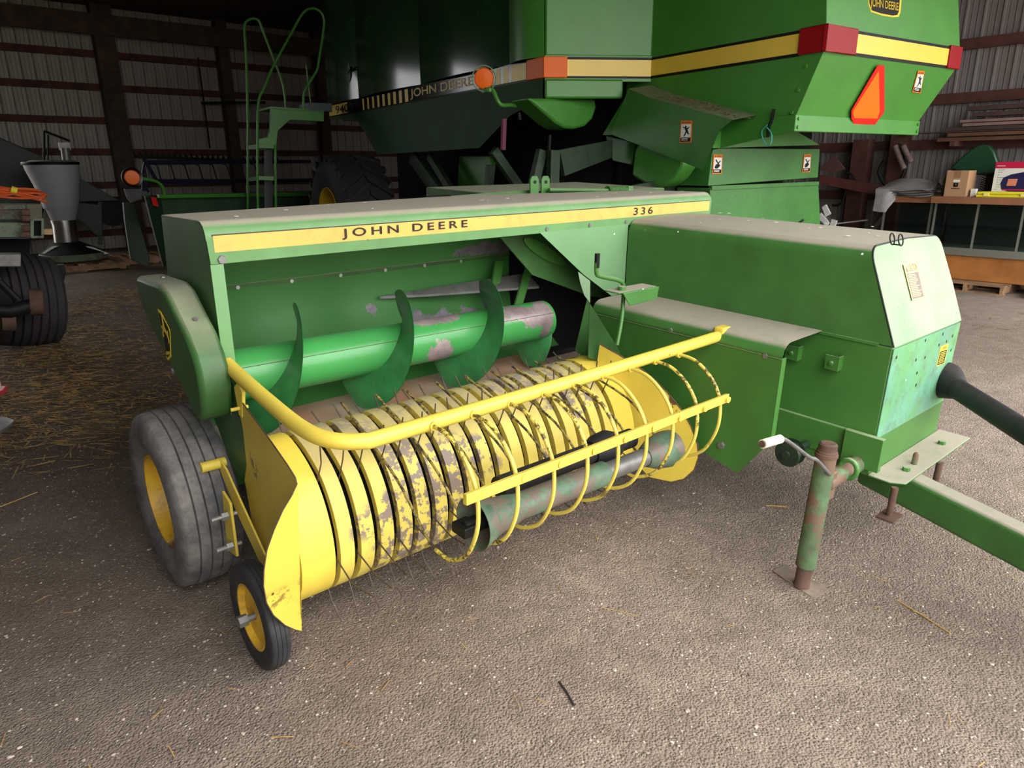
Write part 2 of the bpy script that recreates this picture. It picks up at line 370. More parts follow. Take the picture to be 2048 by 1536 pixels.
# --- belt shield on the left
oc=[(1.00,1.20),(.70,1.215),(.62,1.195),(.54,1.14),(.45,1.08),(.395,1.02),(.37,.97),(.362,.90),(.375,.82),(.41,.775),(.46,.765),(.55,.83),(.92,1.03),(1.02,1.13)]
mb=MB().prism([V((-.005,a,b)) for a,b in oc],(.108,0,0)); BS=part('belt_shield',mb,GP,BAL,bevel=.018,label='dusty green belt shield with a leaping deer badge')
def shape(FRm,poly,cx,cy,sx,sy,n): pass
bd=[(.735,1.118),(.70,1.115),(.63,1.075),(.615,1.06),(.655,.955),(.70,.93),(.715,.935)]
bp=[V((-.0062,a,b)) for a,b in bd]; mb=MB().prism(bp,(-.0015,0,0)); BG=part('deer_badge',mb,YDC,BS,label='black and yellow leaping deer badge')
cc=sum(bp,V())/len(bp); mb=MB().prism([cc+(p-cc)*.88+V((-.0016,0,0)) for p in bp],(-.0006,0,0)); part('badge_field',mb,BLD,BG)
deer=[(-.46,.10),(-.30,.12),(-.16,.28),(-.12,.60),(-.20,.78),(-.05,.70),(0,.86),(.06,.70),(.20,.74),(.10,.62),(.02,.52),(.04,.26),(.18,.16),(.34,.14),(.46,.28),(.50,.24),(.40,.02),(.46,-.16),(.36,-.34),(.31,-.32),(.36,-.16),(.24,-.02),(.0,.0),(-.16,-.02),(-.34,-.20),(-.30,-.34),(-.36,-.34),(-.42,-.18),(-.30,-.02),(-.44,.03)]
def deerf(o,r,u,sc,nrm,mat,par,name='leaping_deer'):
    o=V(o); r=V(r).normalized(); u=V(u).normalized()
    mb=MB().prism([o+r*(x*sc)+u*(y*sc) for x,y in deer],V(nrm)*.0008); return part(name,mb,mat,par)
deerf(cc+V((-.0024,0,.015)),(0,-1,-.25),(0,.1,1),.085,(-1,0,0),YDC,BG)
mb=MB().prism([V((-.0080,.705,.965)),V((-.0080,.655,.975)),V((-.0080,.662,.963)),V((-.0080,.705,.950))],(-.0006,0,0)); part('badge_lettering',mb,YDC,BG)
mb=MB(); bolt(mb,(-.006,.66,.90),(-1,0,0),.011,.006); bolt(mb,(.05,.50,1.116),(0,-.6,.8),.010,.004); bolt(mb,(.06,.86,1.208),(0,0,1),.012,.004); part('bolt',mb,STEEL,BS)
# --- main wheel
def tire(u,v,w,R,W,rim,ribs,name,mat,rimmat,parent,hub=True,groove=.012,side=-1):
    pr=[]; hw=W/2
    a0=[(-hw*.78,rim),(-hw*.95,rim+(R-rim)*.18),(-hw*1.06,rim+(R-rim)*.5),(-hw*1.0,rim+(R-rim)*.80),(-hw*.90,R*.965)]
    pr+=a0
    n=ribs; x0=-hw*.86; x1=hw*.86
    for i in range(n):
        xa=x0+(x1-x0)*(i+.08)/n; xb=x0+(x1-x0)*(i+.92)/n
        f=lambda x: R*(1-.035*abs(x/hw)**2.5)
        if i: pr+=[(xa-.003,f(xa)-groove)]
        pr+=[(xa,f(xa)),((xa+xb)/2,f((xa+xb)/2)+.001),(xb,f(xb))]
        if i<n-1: pr+=[(xb+.003,f(xb)-groove)]
    pr+=[(-a,b) for a,b in a0[::-1]]
    pr+=[(hw*.5,rim*.93),(-hw*.5,rim*.93)]
    mb=MB().lathe(pr,(u,v,w),(1,0,0),72,closed=True); T=part(name,mb,mat,parent)
    s=side
    rp=[(s*hw*.80,rim*1.04),(s*hw*.86,rim*1.03),(s*hw*.86,rim*.96),(s*hw*.70,rim*.92),(s*hw*.30,rim*.86),(s*hw*.24,rim*.5),(s*hw*.34,rim*.34),(s*hw*.40,rim*.2),(s*hw*.40,.0005)]
    mb=MB().lathe(rp,(u,v,w),(1,0,0),48); part('rim',mb,rimmat,parent,label=None)
    mb=MB().lathe([(-s*hw*.5,rim*.93),(-s*hw*.3,.0005)],(u,v,w),(1,0,0),32); part('rim_back',mb,rimmat,parent)
    return T
YR=paint('yellow_rim',(222,176,48),.5,.15,grime=.6,chips=.3,chipc=(120,80,50))
wm=MB().box((-.05,.75,.33),(.5,.85,.40)); AXL=part('axle',wm,G,BAL)
tire(.005,.805,.334,.361,.235,.185,5,'main_tire',RUB,YR,AXL,groove=.016)
# --- gauge wheel
mb=MB().cyl((-.07,.021,.213),(.10,.021,.213),.012,12); mb.cyl((-.085,.021,.213),(-.055,.021,.213),.02,6); GX=part('gauge_wheel_axle',mb,STEEL,BAL)
tire(-.015,.021,.213,.184,.068,.112,4,'gauge_tire',RUBD,YR,GX,groove=.007)
mb=MB(); mb.prism([V((.066,a,b)) for a,b in ((-.01,.19),(.05,.19),(.40,.42),(.52,.54),(.50,.58),(.44,.56),(.33,.48),(-.01,.24))],(.008,0,0)); BRK=part('gauge_wheel_bracket',mb,Y,BAL,bevel=.002)
mb=MB(); mb.prism([V((.03,a,b)) for a,b in ((.33,.26),(.43,.24),(.40,.50),(.33,.48))],(.01,0,0)); mb.cyl((.0,.51,.56),(.09,.51,.56),.020,14); part('bracket_plate',mb,Y,BRK,bevel=.002)
mb=MB()
for p in ((.36,.42),(.35,.30)): mb.cyl((-.03,p[0],p[1]),(.06,p[0],p[1]),.008,8); mb.cyl((.005,p[0],p[1]),(.028,p[0],p[1]),.016,6)
part('bolt',mb,ZINC,BRK)
# --- pickup
prof=[(.34,.693),(.27,.703),(.18,.678),(.09,.628),(.03,.565),(-.01,.49),(-.032,.41),(-.034,.33),(-.012,.25),(.04,.185),(.12,.14),(.21,.115),(.30,.105)]
sm=bez([V((0,a,b)) for a,b in prof],3)
cen=V((0,.16,.40))
def band(u0,u1,mb,lip=.022):
    L=[];Rr=[];Li=[];Ri=[]
    n=len(sm)
    for i,p in enumerate(sm):
        t=(sm[min(i+1,n-1)]-sm[max(i-1,0)]).normalized(); nn=V((0,-t.z,t.y)); 
        if nn.dot(cen-p)<0: nn=-nn
        wdt=(u1-u0); ins=0
        a=V((u0+ins,p.y,p.z)); b=V((u1-ins,p.y,p.z))
        L.append(a);Rr.append(b);Li.append(a+nn*lip);Ri.append(b+nn*lip)
    e=.004
    L2=[p+V((e,0,0)) +(c-p)*0 for p,c in zip(L,Li)]
    mb.ruled(Li,L); mb.ruled(L,Rr); mb.ruled(Rr,Ri); return mb
PK=part('pickup_drum',MB().cyl((.14,.17,.39),(1.78,.17,.39),.145,28),DK,BAL)
part('pickup_shell',band(.122,.243,MB()),YS,PK,solid=.003)
GAP=[]
for i in range(18):
    u0=.262+.08*i; part('stripper_band',band(u0+.003,u0+.055,MB(),.026),YB,PK,solid=.0025); GAP.append(u0-.011)
GAP.append(.262+.08*18-.0095)
part('pickup_shell',band(1.705,1.82,MB()),YS,PK,solid=.003)
tine=[]
for r_,(ang,r0,r1) in enumerate(((62,.20,.40),(112,.20,.385),(196,.20,.415),(243,.20,.375),(288,.20,.35))):
    for i,u in enumerate(GAP[:19]):
        a=rad(ang+rnd.uniform(-5,5)); d=V((0,math.cos(a),math.sin(a))); tn=V((0,-math.sin(a),math.cos(a)))
        p0=V((u,.16,.40))+d*r0; p1=V((u+rnd.uniform(-.006,.006),.16,.40))+d*(r0+r1)*.52; p2=V((u+rnd.uniform(-.016,.016),.16,.40))+d*r1+tn*(-.03)
        part('tine',MB().tube([p0,p1,p2],.0028,6),TINE,PK)
# end shields
pl=[(470,776),(481,800),(540,880),(575,930),(591,956),(594,968)]
shp=lambda x,y:onp(FB,x,y,(.115,.40,0),(.57,-.06,0))
top=[shp(x,y) for x,y in pl]
low=[shp(x,y) for x,y in ((597,1080),(602,1200),(603,1262))]
bk=[shp(x,y) for x,y in ((540,1215),(517,1110),(500,1020),(490,960),(494,930),(487,860))]
mb=MB().face(top+low+bk); SL=part('end_shield',mb,YS,PK,solid=.003,label='yellow left end shield with a flared front')
cr0=top[-1]; cr1=low[-1]; dd=V((-1,-.15,0)); nn=(cr1-cr0).cross(dd).normalized()
fl=[onp(FB,x,y,cr0,nn) for x,y in ((594,968),(584,990),(566,1020),(548,1060),(534,1100),(528,1140),(527,1172),(533,1205),(547,1230),(570,1250),(590,1259),(603,1262))]
mb=MB().face(fl); part('flared_edge',mb,YS,SL,solid=.003,label='bright flared yellow edge')
mb=MB().tube([p+V((0,0,0)) for p in top[1:]]+fl[1:],.0022,6); part('rolled_edge',mb,RUST,SL)
nn2=V((.95,.30,0)).normalized(); p0=V((1.83,.05,.5))
dr=[onp(FB,x,y,p0,nn2) for x,y in ((1200,688),(1232,706),(1270,728),(1305,755),(1335,785),(1362,818),(1382,852),(1395,888),(1397,915),(1388,940),(1368,958),(1342,964),(1300,955),(1262,915),(1230,860),(1205,800),(1192,740))]
mb=MB().face(dr); SR=part('end_shield',mb,YS,PK,solid=.003,label='yellow right end shield')
mb=MB().tube(dr[:13],.0035,6); part('rolled_edge',mb,RUST,SR)
# --- wind guard: bent tube, cross bar, nine rods
tp=bez([(.12,.44,.955),(.12,.34,.94),(.12,.1,.915),(.12,-.13,.90),(.145,-.25,.893),(.22,-.315,.887),(.35,-.322,.885),(1.2,-.325,.893),(2.06,-.32,.905)],8)
WG=part('wind_guard_tube',MB().tube(tp,.0245,20),Y,BAL,label='bent yellow tube across the pickup')
mb=MB().cyl((2.0,-.322,.902),(2.06,-.322,.91),.030,20); mb.box((1.99,-.35,.885),(2.06,-.295,.946)); part('socket',mb,Y,WG,bevel=.01)
mb=MB().prism([V((.10,.345,.90)),V((.10,.30,.93)),V((.10,.27,.90)),V((.10,.30,.80)),V((.10,.33,.80))],(.012,0,0)); mb.cyl((.07,.315,.83),(.13,.315,.83),.007,8); part('clamp',mb,Y,WG,bevel=.002)
bz0=V((.385,-.590,.758)); bz1=V((1.70,-.578,.757))
mb=MB().prism([bz0+V((0,a,b)) for a,b in ((-.009,-.018),(.009,-.020),(.009,.014),(-.009,.018))],bz1-bz0); BAR=part('cross_bar',mb,Y,WG,bevel=.002,label='flat yellow bar bolted across the rods')
for i in range(9):
    u=.45+i*(1.68-.45)/8; tl=V((u,.27+.012*i,.78-.009*i)); jj=rnd.uniform(-.012,.012)
    P=[(u,-.325,.885),(u,-.42,.880),(u,-.50,.835),(u,-.553,.765),(u,-.568,.68),(u,-.556,.60),(u,-.51,.51),(u,-.435,.456),(u,-.37,.445),(u+jj*.3,-.28,.475),(u+jj*.7,-.09,.62),tuple(tl+V((jj,0,0)))]
    q=bez(P,5)
    R_=part('guard_rod',MB().tube(q[:-13],.0068,8),YROD,WG); part('guard_rod_tip',MB().tube(q[-14:],.0050,8),ROD2,WG)
    part('rod_cap',MB().ball((u,-.325,.885+.0),.016,6) if 0 else MB().cyl((u,-.352,.885),(u,-.338,.885),.014,12),Y,R_)
    mb=MB().lathe([(0,.0001),(.001,.0115),(0,.013),(-.002,.0001)],(u,-.600,.757),(0,1,0),14); part('rivet',mb,Y,BAR)
# --- feeder cover on the chamber side
UF=1.98
def fc(v,drop): return None
vf=-.64; vb=.42
cp=[(2.30,.945),(2.10,.942)]+[(2.04-.06*math.sin(rad(a)),.88+.06*math.cos(rad(a))) for a in (0,20,40,60,80,90)]
A=[V((a,vf+.035*(i/7),b)) for i,(a,b) in enumerate(cp[::-1])][::-1]; Bq=[V((a,vb,b)) for a,b in cp]
A=[V((a,vf,b)) for a,b in cp]
FCV=part('feeder_cover',MB().ruled(A,Bq),GT,BAL,solid=.006,label='rounded dusty cover beside the chamber')
fp=[V((UF,vb,.88)),V((UF,vf,.88)),on(FB,1540,885,0,UF),on(FB,1475,946,0,UF),on(FB,1410,906,0,UF),on(FB,1340,860,0,UF)+V((0,.1,.0)),V((UF,vb,.42))]
part('feeder_side',MB().face(fp),G,BAL,solid=.005,label='plain green side sheet')
part('bent_edge',MB().sweep([V((UF+.001,vf,.88)),V((UF+.03,vf-.002,.88))],fp[2]-fp[1]),G,FCV,solid=.003)
mb=MB(); bolt(mb,on(FB,1342,661,0,UF),(-1,0,0),.013,.007); bolt(mb,on(FB,1531,712,0,UF),(-1,0,0),.013,.007); bolt(mb,on(FB,1444,890,0,UF),(-1,0,0),.018,.015); part('bolt',mb,STEEL,FCV)
part('side_seam',MB().tube([V((UF-.003,vb,.876)),V((UF-.003,vf,.876))],.002,6),GP,FCV)
# adjusting crank on the cover
cr=[on(FB,1195,507,1,.02),on(FB,1193,545,1,.02),on(FB,1203,553,1,.02),on(FB,1238,561,1,.02),on(FB,1247,572,1,.02),on(FB,1247,590,1,.02),on(FB,1243,640,1,.0),on(FB,1234,690,1,-.02)]
CRK=part('adjusting_crank',MB().tube(bez(cr,5),.0095,10),G,BAL,label='bent crank with a black grip end')
part('crank_grip',MB().tube([cr[0],cr[0].lerp(cr[1],.75)],.0115,10),BLK,CRK)
q=[on(FB,x,y,1,v) for x,y,v in ((1225,582,-.02),(1258,580,-.02),(1318,572,.1),(1318,600,.1),(1250,607,-.02),(1232,600,-.02))]
a=on(FB,1243,588,1,.0)
M_=Matrix.Translation(a)
mb=MB(); mb.prism([a+V((-.06,-.035,.012)),a+V((.20,-.035,.012)),a+V((.23,.0,.0)),a+V((.20,.05,.012)),a+V((-.06,.05,.012))],(0,0,.006))
mb.prism([a+V((-.03,-.035,.012)),a+V((.22,-.035,.012)),a+V((.21,-.035,-.045)),a+V((.02,-.035,-.05))],(0,.005,0)); mb.cyl(a+V((0,0,.0)),a+V((0,0,.035)),.018,14)
part('crank_bracket',mb,GT,BAL,bevel=.002)
# --- chamber front: lower body, hood, slanted front cover
UC=2.30; UR=3.05; VB=-.94
mb=MB().box((UC,VB,.52),(UR,.5,.935)); LB=part('lower_body',mb,G,BAL,bevel=.008)
mb=MB().box((UC-.012,VB+.0,.40),(UC+.02,.5,.545)); mb.box((UC-.006,VB-.002,.36),(UC+.02,-.62,.41)); part('frame_rail',mb,G,BAL,bevel=.006,label='lower side rail')
mb=MB().box((UR-.03,VB+.02,.36),(UR,.4,.53)); part('frame_rail',mb,G,BAL,bevel=.004)
def cap(v,w0,ins=0): return None
kf=.42
def hp(v_of):
    r=.06; out=[(UC,.94),(UC,1.10)]+[(UC+r-r*math.cos(rad(a)),1.265+r*math.sin(rad(a))) for a in (0,20,40,60,80,90)]+[(2.66,1.332)]+[(UR-.02-r+r*math.sin(rad(a)),1.262+r*math.cos(rad(a))) for a in (0,20,40,60,80,90)]+[(UR,1.1),(UR,.94)]
    return [V((a,v_of(b),b)) for a,b in out]
fr=hp(lambda w:VB+kf*(w-.93)); mb=MB().ruled(fr,hp(lambda w:VF-.01)); HD=part('chamber_hood',mb,GT,BAL,solid=.004,label='dusty green hood over the plunger chamber')
cc=sum(fr,V())/len(fr); fro=[p+V((0,-.008,-.002)) for p in fr]
part('slanted_front_cover',MB().face(fro),GL,HD,solid=.004,label='sun-bleached pale green slanted cover')
part('cover_gasket',MB().tube([p+V((0,-.004,0)) for p in fr],.0035,6),BLD,HD)
# caution decal on slanted cover
e_u=V((1,0,0)); e_w=V((0,kf,1)).normalized(); n_s=V((0,-1,kf)).normalized()
def onS(x,y): return onp(FB,x,y,V((UC,VB-.0135,.93)),n_s)
dc=[onS(1806,529),onS(1833,524),onS(1849,595),onS(1824,601)]
mb=plate(dc,n_s); CD=part('caution_decal',mb,YPALE,HD,label='bleached CAUTION decal')
def bil(dc,s,t): return (dc[0]*(1-s)+dc[1]*s)*(1-t)+(dc[3]*(1-s)+dc[2]*s)*t
def sub(dc,s0,t0,s1,t1,n,k=1): return [bil(dc,s,t)+n*(.0012*k) for s,t in ((s0,t0),(s1,t0),(s1,t1),(s0,t1))]
part('decal_panel',plate(sub(dc,.07,.27,.93,.97,n_s),n_s,.0004),GRYD,CD)
mb=MB(); rr=random.Random(3)
for k in range(14):
    t=.30+.046*k; mb.prism(sub(dc,.12,t,.12+rr.uniform(.45,.74),t+.022,n_s,1.5),n_s*.0004)
part('decal_text_lines',mb,YPALE,CD)
text('caution_word','CAUTION',bil(dc,.32,.22)+n_s*.0014,dc[1]-dc[0],dc[0]-dc[3],.03,GRYD,CD,width=.085)
mb=MB().prism([bil(dc,s,t)+n_s*.0014 for s,t in ((.06,.22),(.26,.22),(.16,.06))],n_s*.0004); part('warning_triangle',mb,GRYD,CD)
# lower front face skin
part('front_plate',MB().box((UC,VB-.004,.535),(UR,VB-.0005,.93)),GTL,LB,label='blue-green faded front plate with bolt holes')
part('front_flange',MB().box((UC+.002,VB-.003,.37),(UR,VB+.004,.535)),G,LB,bevel=.002)
mb=MB()
for x,y in ((1793,715),(1850,715),(1832,720),(1834,746),(1832,770),(1851,681),(1878,690),(1893,683),(1905,672),(1902,700),(1886,668)):
    p=on(FB,x,y,1,VB-.0042); mb.lathe([(0,.0001),(0,.008)],p,(0,-1,0),12)
part('bolt_hole',mb,BLD,LB)
q=[on(FB,x,y,1,VB-.0042) for x,y in ((1881,693),(1897,687),(1888,727),(1872,733))]
n_f=V((0,-1,0)); CD2=part('warning_decal',plate(q,n_f),YDC,LB,label='yellow and black warning decal')
part('decal_panel',plate(sub(q,.07,.28,.93,.95,n_f),n_f,.0004),BLD,CD2)
mb=MB()
for k in range(7): mb.prism(sub(q,.15,.34+.085*k,.8,.37+.085*k,n_f,1.5),n_f*.0004)
part('decal_text_lines',mb,YDC,CD2); text('warning_word','WARNING',bil(q,.30,.22)+n_f*.0014,q[1]-q[0],q[0]-q[3],.016,BLD,CD2,width=.05)
# latch bar, tab brackets
part('latch_bar',MB().box((UC-.008,-.88,.932),(UC+.01,-.62,.944)),G,HD)
for x,y in ((1583,706),(1663,726)):
    p=on(FB,x,y,0,UC-.04); mb=MB().box((p.x,p.y-.03,p.z-.032),(p.x+.005,p.y+.03,p.z+.032)); mb.box((p.x,p.y-.03,p.z-.032),(p.x+.045,p.y-.025,p.z+.032)); bolt(mb,p,(-1,0,0),.010,.012); part('tab_bracket',mb,G,BAL,bevel=.001)
# front ledge plate with bolts, tongue
LP=[on(FB,x,y,2,.372) for x,y in ((1733,963),(1765,990),(1895,902),(1868,884))]
yb=VB-.003
Lg=[V((UC-.02,yb,.366)),V((UC-.02,-1.035,.366)),V((UC+.02,-1.085,.366)),V((UR+.04,-1.085,.366)),V((UR+.04,yb,.366))]
LGD=part('ledge_plate',MB().prism(Lg,(0,0,.008)),GT,BAL,bevel=.003,label='dusty flat plate at the foot of the front')
mb=MB()
for x,y in ((1812,941),(1883,888)): bolt(mb,on(FB,x,y,2,.374),(0,0,1),.017,.016)
part('bolt',mb,G,LGD)
p=on(FB,1828,928,2,.374); part('pin',MB().lathe([(0,.012),(.045,.012),(.056,.006),(.058,.0001)],p,(0,0,1),12),GR,LGD)
mb=MB()
for x,y in ((1790,975),(1880,925)):
    p=on(FB,x,y,2,.366); mb.cyl(p,p+V((0,0,-.13)),.014,12); mb.box((p.x-.05,p.y-.035,p.z-.14),(p.x+.05,p.y+.035,p.z-.13))
part('clamp_stud',mb,RUST,LGD)
t0=on(FB,1815,955,2,.362); t1=on(FB,2048,1070,2,.362); td=(t1-t0); td.z=0; td.normalize(); ts=V((-td.y,td.x,0)); 
if ts.x<0: ts=-ts
a=t0-td*.25; b=t0+td*1.9
mb=MB().prism([a,a+ts*.10,a+ts*.10+V((0,0,-.145)),a+V((0,0,-.145))],b-a); part('tongue',mb,GT,BAL,bevel=.016,label='green box-section tongue, dusty on top')
# pto shaft guard
s0=on(FB,1893,764,1,VB-.02); s1=on(FB,2048,862,0,s0.x-.42)
dv=(s1-s0).normalized()
SG=part('shaft_guard',MB().cyl(s0,s0+dv*2.2,.047,28),BLKT,BAL,label='black plastic driveline guard tube')
part('guard_cone',MB().lathe([(-.10,.04),(-.06,.085),(-.02,.088),(.07,.058),(.10,.047)],s0,dv,28),BLKT,SG,solid=.004)
# idler wheel under the side
p=on(FB,1580,905,0,2.12); mb=MB().lathe([(-.03,.0001),(-.03,.055),(-.022,.06),(-.022,.045),(.022,.045),(.022,.06),(.03,.055),(.03,.0001)],p,(1,0,0),28); mb.cyl(p+V((-.045,0,0)),p+V((.15,0,0)),.018,10); part('idler_pulley',mb,paint('dark_green_greasy',(30,48,32),.5,.3),BAL)
# --- jack
jf=on(FB,1603,1172,0,1.93); jt=on(FB,1656,893,0,1.955); jd=(jt-jf).normalized(); jl=(jt-jf).length
mb=MB().cyl(jf+jd*.10,jt-jd*.03,.040,26); JK=part('jack_tube',mb,GR,BAL,label='rusty green jack tube')
mb=MB().lathe([(0,.0001),(0,.044),(.012,.044),(.014,.040),(.022,.040),(.024,.036),(.05,.035),(.056,.028),(.057,.0001)],jt-jd*.04,jd,26); part('jack_cap',mb,RUST,JK)
mb=MB().cyl(jf,jf+jd*.16,.032,24); part('jack_leg',mb,RUST,JK)
fl=[on(FB,x,y,2,jf.z-.004) for x,y in ((1545,1143),(1628,1200),(1660,1182),(1572,1130))]
part('foot_plate',MB().prism(fl,(0,0,.006)),paint('dusty_brown_steel',(124,108,96),.85,.2,grime=.3,scale=12),JK,bevel=.002)
c0=jt-jd*.115; hx=c0+V((-.035,-.02,0))
h=[c0+V((0,-.03,0)),on(FB,1634,921,1,c0.y-.05),on(FB,1618,914,1,c0.y-.05),on(FB,1575,882,1,c0.y-.05),on(FB,1560,877,1,c0.y-.05)]
HN=part('crank_handle',MB().tube(bez(h,4),.0075,10),STEEL,JK)
g0=on(FB,1560,878,1,c0.y-.05); g1=on(FB,1525,888,1,c0.y-.05); part('handle_grip',MB().cyl(g0,g1,.0155,16),plain('cream_plastic',(226,220,184),.5),HN,label='cream plastic grip')
part('grip_bolt',MB().cyl(g1,g1+(g1-g0).normalized()*.006,.012,10),RUST,HN)
bp=on(FB,1672,905,0,2.06); q_=jt-jd*.17; mb=MB(); mb.box((q_.x+.0,q_.y-.03,q_.z-.07),(q_.x+.075,q_.y+.03,q_.z+.055)); mb.cyl((q_.x+.03,q_.y,q_.z),(2.29,q_.y,q_.z),.038,20); part('jack_mount',mb,GR,JK,bevel=.006)
rc=on(FB,1697,938,0,2.12); mb=MB().tube([rc+V((0,.035*math.cos(t*.5),.04*math.sin(t*.5))) for t in range(13)],.011,10,closed=True); part('mount_pin',mb,G,JK)
mb=MB().box((2.26,bp.y-.10,bp.z-.12),(2.29,bp.y+.06,bp.z+.03)); part('mount_plate',mb,G,JK,bevel=.002)
# --- knotter arms behind the hood
for x in (1070,1092):
    a=on(FB,x,395,1,1.25); b=on(FB,x,352,1,1.25); mb=MB().prism([a+V((-.035,0,-.05)),a+V((.035,0,-.05)),b+V((.035,0,-.02)),b+V((.02,0,0)),b+V((-.02,0,0)),b+V((-.035,0,-.02))],(0,.012,0)); L_=part('lift_lug',mb,G,BAL,bevel=.003)
    part('hole',MB().cyl(b+V((0,-.002,-.035)),b+V((0,-.004,-.035)),.010,12),BLD,L_)
a=on(FB,1098,380,1,1.22); b=on(FB,1215,381,1,1.22); c=on(FB,1250,381,1,1.22); RD=part('spring_rod',MB().cyl(a,c,.012,12),G,BAL)
n=90; mb=MB().tube([b.lerp(c,i/n)+V((0,.026*math.cos(i*.75),.026*math.sin(i*.75))) for i in range(n+1)],.006,6); part('coil_spring',mb,G,RD)
mb=MB().box((c.x,c.y-.03,c.z-.04),(c.x+.05,c.y+.03,c.z+.03)); part('spring_end',mb,G,RD,bevel=.003)
a=on(FB,905,392,1,1.3); b=on(FB,1060,380,1,1.3); mb=MB().prism([a,b,b+V((0,.02,0)),a+V((0,.02,0))],(0,0,-.03)); part('twine_tray',mb,GT,BAL)
a=on(FB,1000,382,1,1.6); b=on(FB,1330,378,1,1.6); mb=MB().box((a.x+.1,1.6,a.z-.5),(b.x,2.6,a.z-.03)); part('bale_chamber',mb,GP,BAL,bevel=.01)
# linch pins lying on the hood: own thing
q0=on(FB,1784,481,2,1.352); q1=on(FB,1801,483,2,1.352)
mb=MB()
for q in (q0,q1): mb.tube([q+V((.022*math.cos(t*.45),.006*math.sin(t*.45),.022*math.sin(t*.45)+.006)) for t in range(14)],.0028,6,closed=True)
mb.tube([q0+V((0,-.005,-.014)),q1+V((0,-.005,-.014))],.0028,6)
solo('spring_clip',mb,BLK,FB,'dark double-ring spring clip on top of the pale green chamber hood','clip')
# --- drive shafts lying inside the wind guard rods
DS=thing('drive_shaft',FB,(1.0,-.42,.48),'dirty green drive shaft with bell ends resting in the yellow guard rods','drive shaft')
A0=V((.56,-.425,.545)); A1=V((1.60,-.425,.525)); dx=(A1-A0).normalized()
part('outer_tube',MB().cyl(A0+dx*.09,A0+dx*.60,.047,30),GD,DS)
part('inner_tube',MB().cyl(A0+dx*.5,A0+dx*.92,.036,30),STEEL,DS)
part('bell_end',MB().lathe([(-.02,.088),(0,.082),(.04,.068),(.08,.058),(.12,.055),(.16,.047)],A0,dx,34),GD,DS,solid=.004)
part('bell_end',MB().lathe([(.84,.038),(.87,.05),(.90,.062),(.97,.074),(1.01,.070),(1.03,.05)],A0,dx,34),GD,DS,solid=.004)
mb=MB().cyl(A0+dx*-.06,A0+dx*.06,.028,10); mb.box(tuple(A0+V((-.08,-.035,-.018))),tuple(A0+V((-.02,.035,.018)))); part('yoke',mb,BLK,DS,bevel=.004)
D2=thing('drive_shaft',FB,(1.0,-.26,.5),'black drive shaft guard lying behind the dirty green drive shaft','drive shaft')
B0=V((.74,-.31,.565)); B1=V((1.45,-.31,.56))
part('guard_tube',MB().cyl(B0,B1,.040,28),BLKT,D2); part('guard_bell',MB().lathe([(0,.045),(.04,.062),(.10,.066),(.14,.05)],B0.lerp(B1,.66),(1,0,0),28),BLKT,D2,solid=.003)

mb=MB(); rr=random.Random(9)
for (u0_,u1_,v0_,v1_,z_) in ((.2,3.0,.56,.9,1.4445),(2.4,3.0,-.7,.4,1.336)):
    for k in range(16):
        c=V((rr.uniform(u0_,u1_),rr.uniform(v0_,v1_),z_)); r=rr.uniform(.003,.009); n_=7
        mb.prism([c+V((r*rr.uniform(.5,1.3)*math.cos(2*math.pi*i/n_),r*rr.uniform(.6,2.2)*math.sin(2*math.pi*i/n_),0)) for i in range(n_)],(0,0,.001))
o=part('dropping_splashes',mb,WHT,BAL,label='small white bird droppings'); o['kind']='stuff'
# ================================================================ COMBINE (frame FC: x to its right, y forward, z up)
CMB=thing('combine_harvester',FC,(0,0,0),'large green combine harvester with yellow stripes and red tail lights','combine')
HX=2.12
# rear hood: side, rear face, lower band
zy=[(2.05,0.0),(2.54,-.20),(2.74,-.20),(3.9,-.06)]
lf=[V((0,y,z)) for z,y in zy]; 
side=[V((0,0,2.05)),V((0,-.20,2.54)),V((0,-.20,2.74)),V((0,-.06,3.9)),V((0,2.2,3.9)),V((0,2.2,2.0)),V((0,.7,2.04))]
RH=part('rear_hood',MB().face(side),CG,CMB,solid=.01,label='tall green rear hood')
rt=[2.06,2.24,2.26,2.06]
mb=MB().ruled(lf,[V((x,y,z)) for x,(z,y) in zip(rt,zy)]); part('rear_face',mb,CG,CMB,solid=.01,label='green rear face of the hood')
mb=MB().face([V((rt[0],0,2.05)),V((rt[1],-.2,2.54)),V((rt[2],-.2,2.74)),V((rt[3],-.06,3.9)),V((2.06,2.2,3.9)),V((2.06,2.2,2.0))]); part('side_sheet',mb,CG,CMB,solid=.01)
mb=MB().face([V((0,-.06,3.9)),V((2.06,-.06,3.9)),V((2.06,2.2,3.9)),V((0,2.2,3.9))]); part('hood_top',mb,CG,CMB,solid=.01)
mb=MB().box((-.02,-.015,1.915),(2.085,.01,2.055)); RBN=part('lower_band',mb,CG,CMB,bevel=.006,label='bolted lower band')
mb=MB().face([V((-.02,-.01,1.92)),V((-.02,-.01,2.05)),V((-.02,1.0,2.04)),V((-.02,1.15,1.90)),on(FC,1425,300,0,-.02)]); part('side_band',mb,CG,CMB,solid=.008)
mb=MB()
for x,z in ((.02,2.02),(.02,1.95),(2.04,2.02),(2.04,1.95)): bolt(mb,(x,-.017,z),(0,-1,0),.016,.01)
for x,y in ((1612,132),(1597,180),(1584,225),(1530,238),(1469,245)): bolt(mb,on(FC,x,y,0,-.008),(-1,0,0),.018,.012)
part('bolt',mb,CG,RBN)
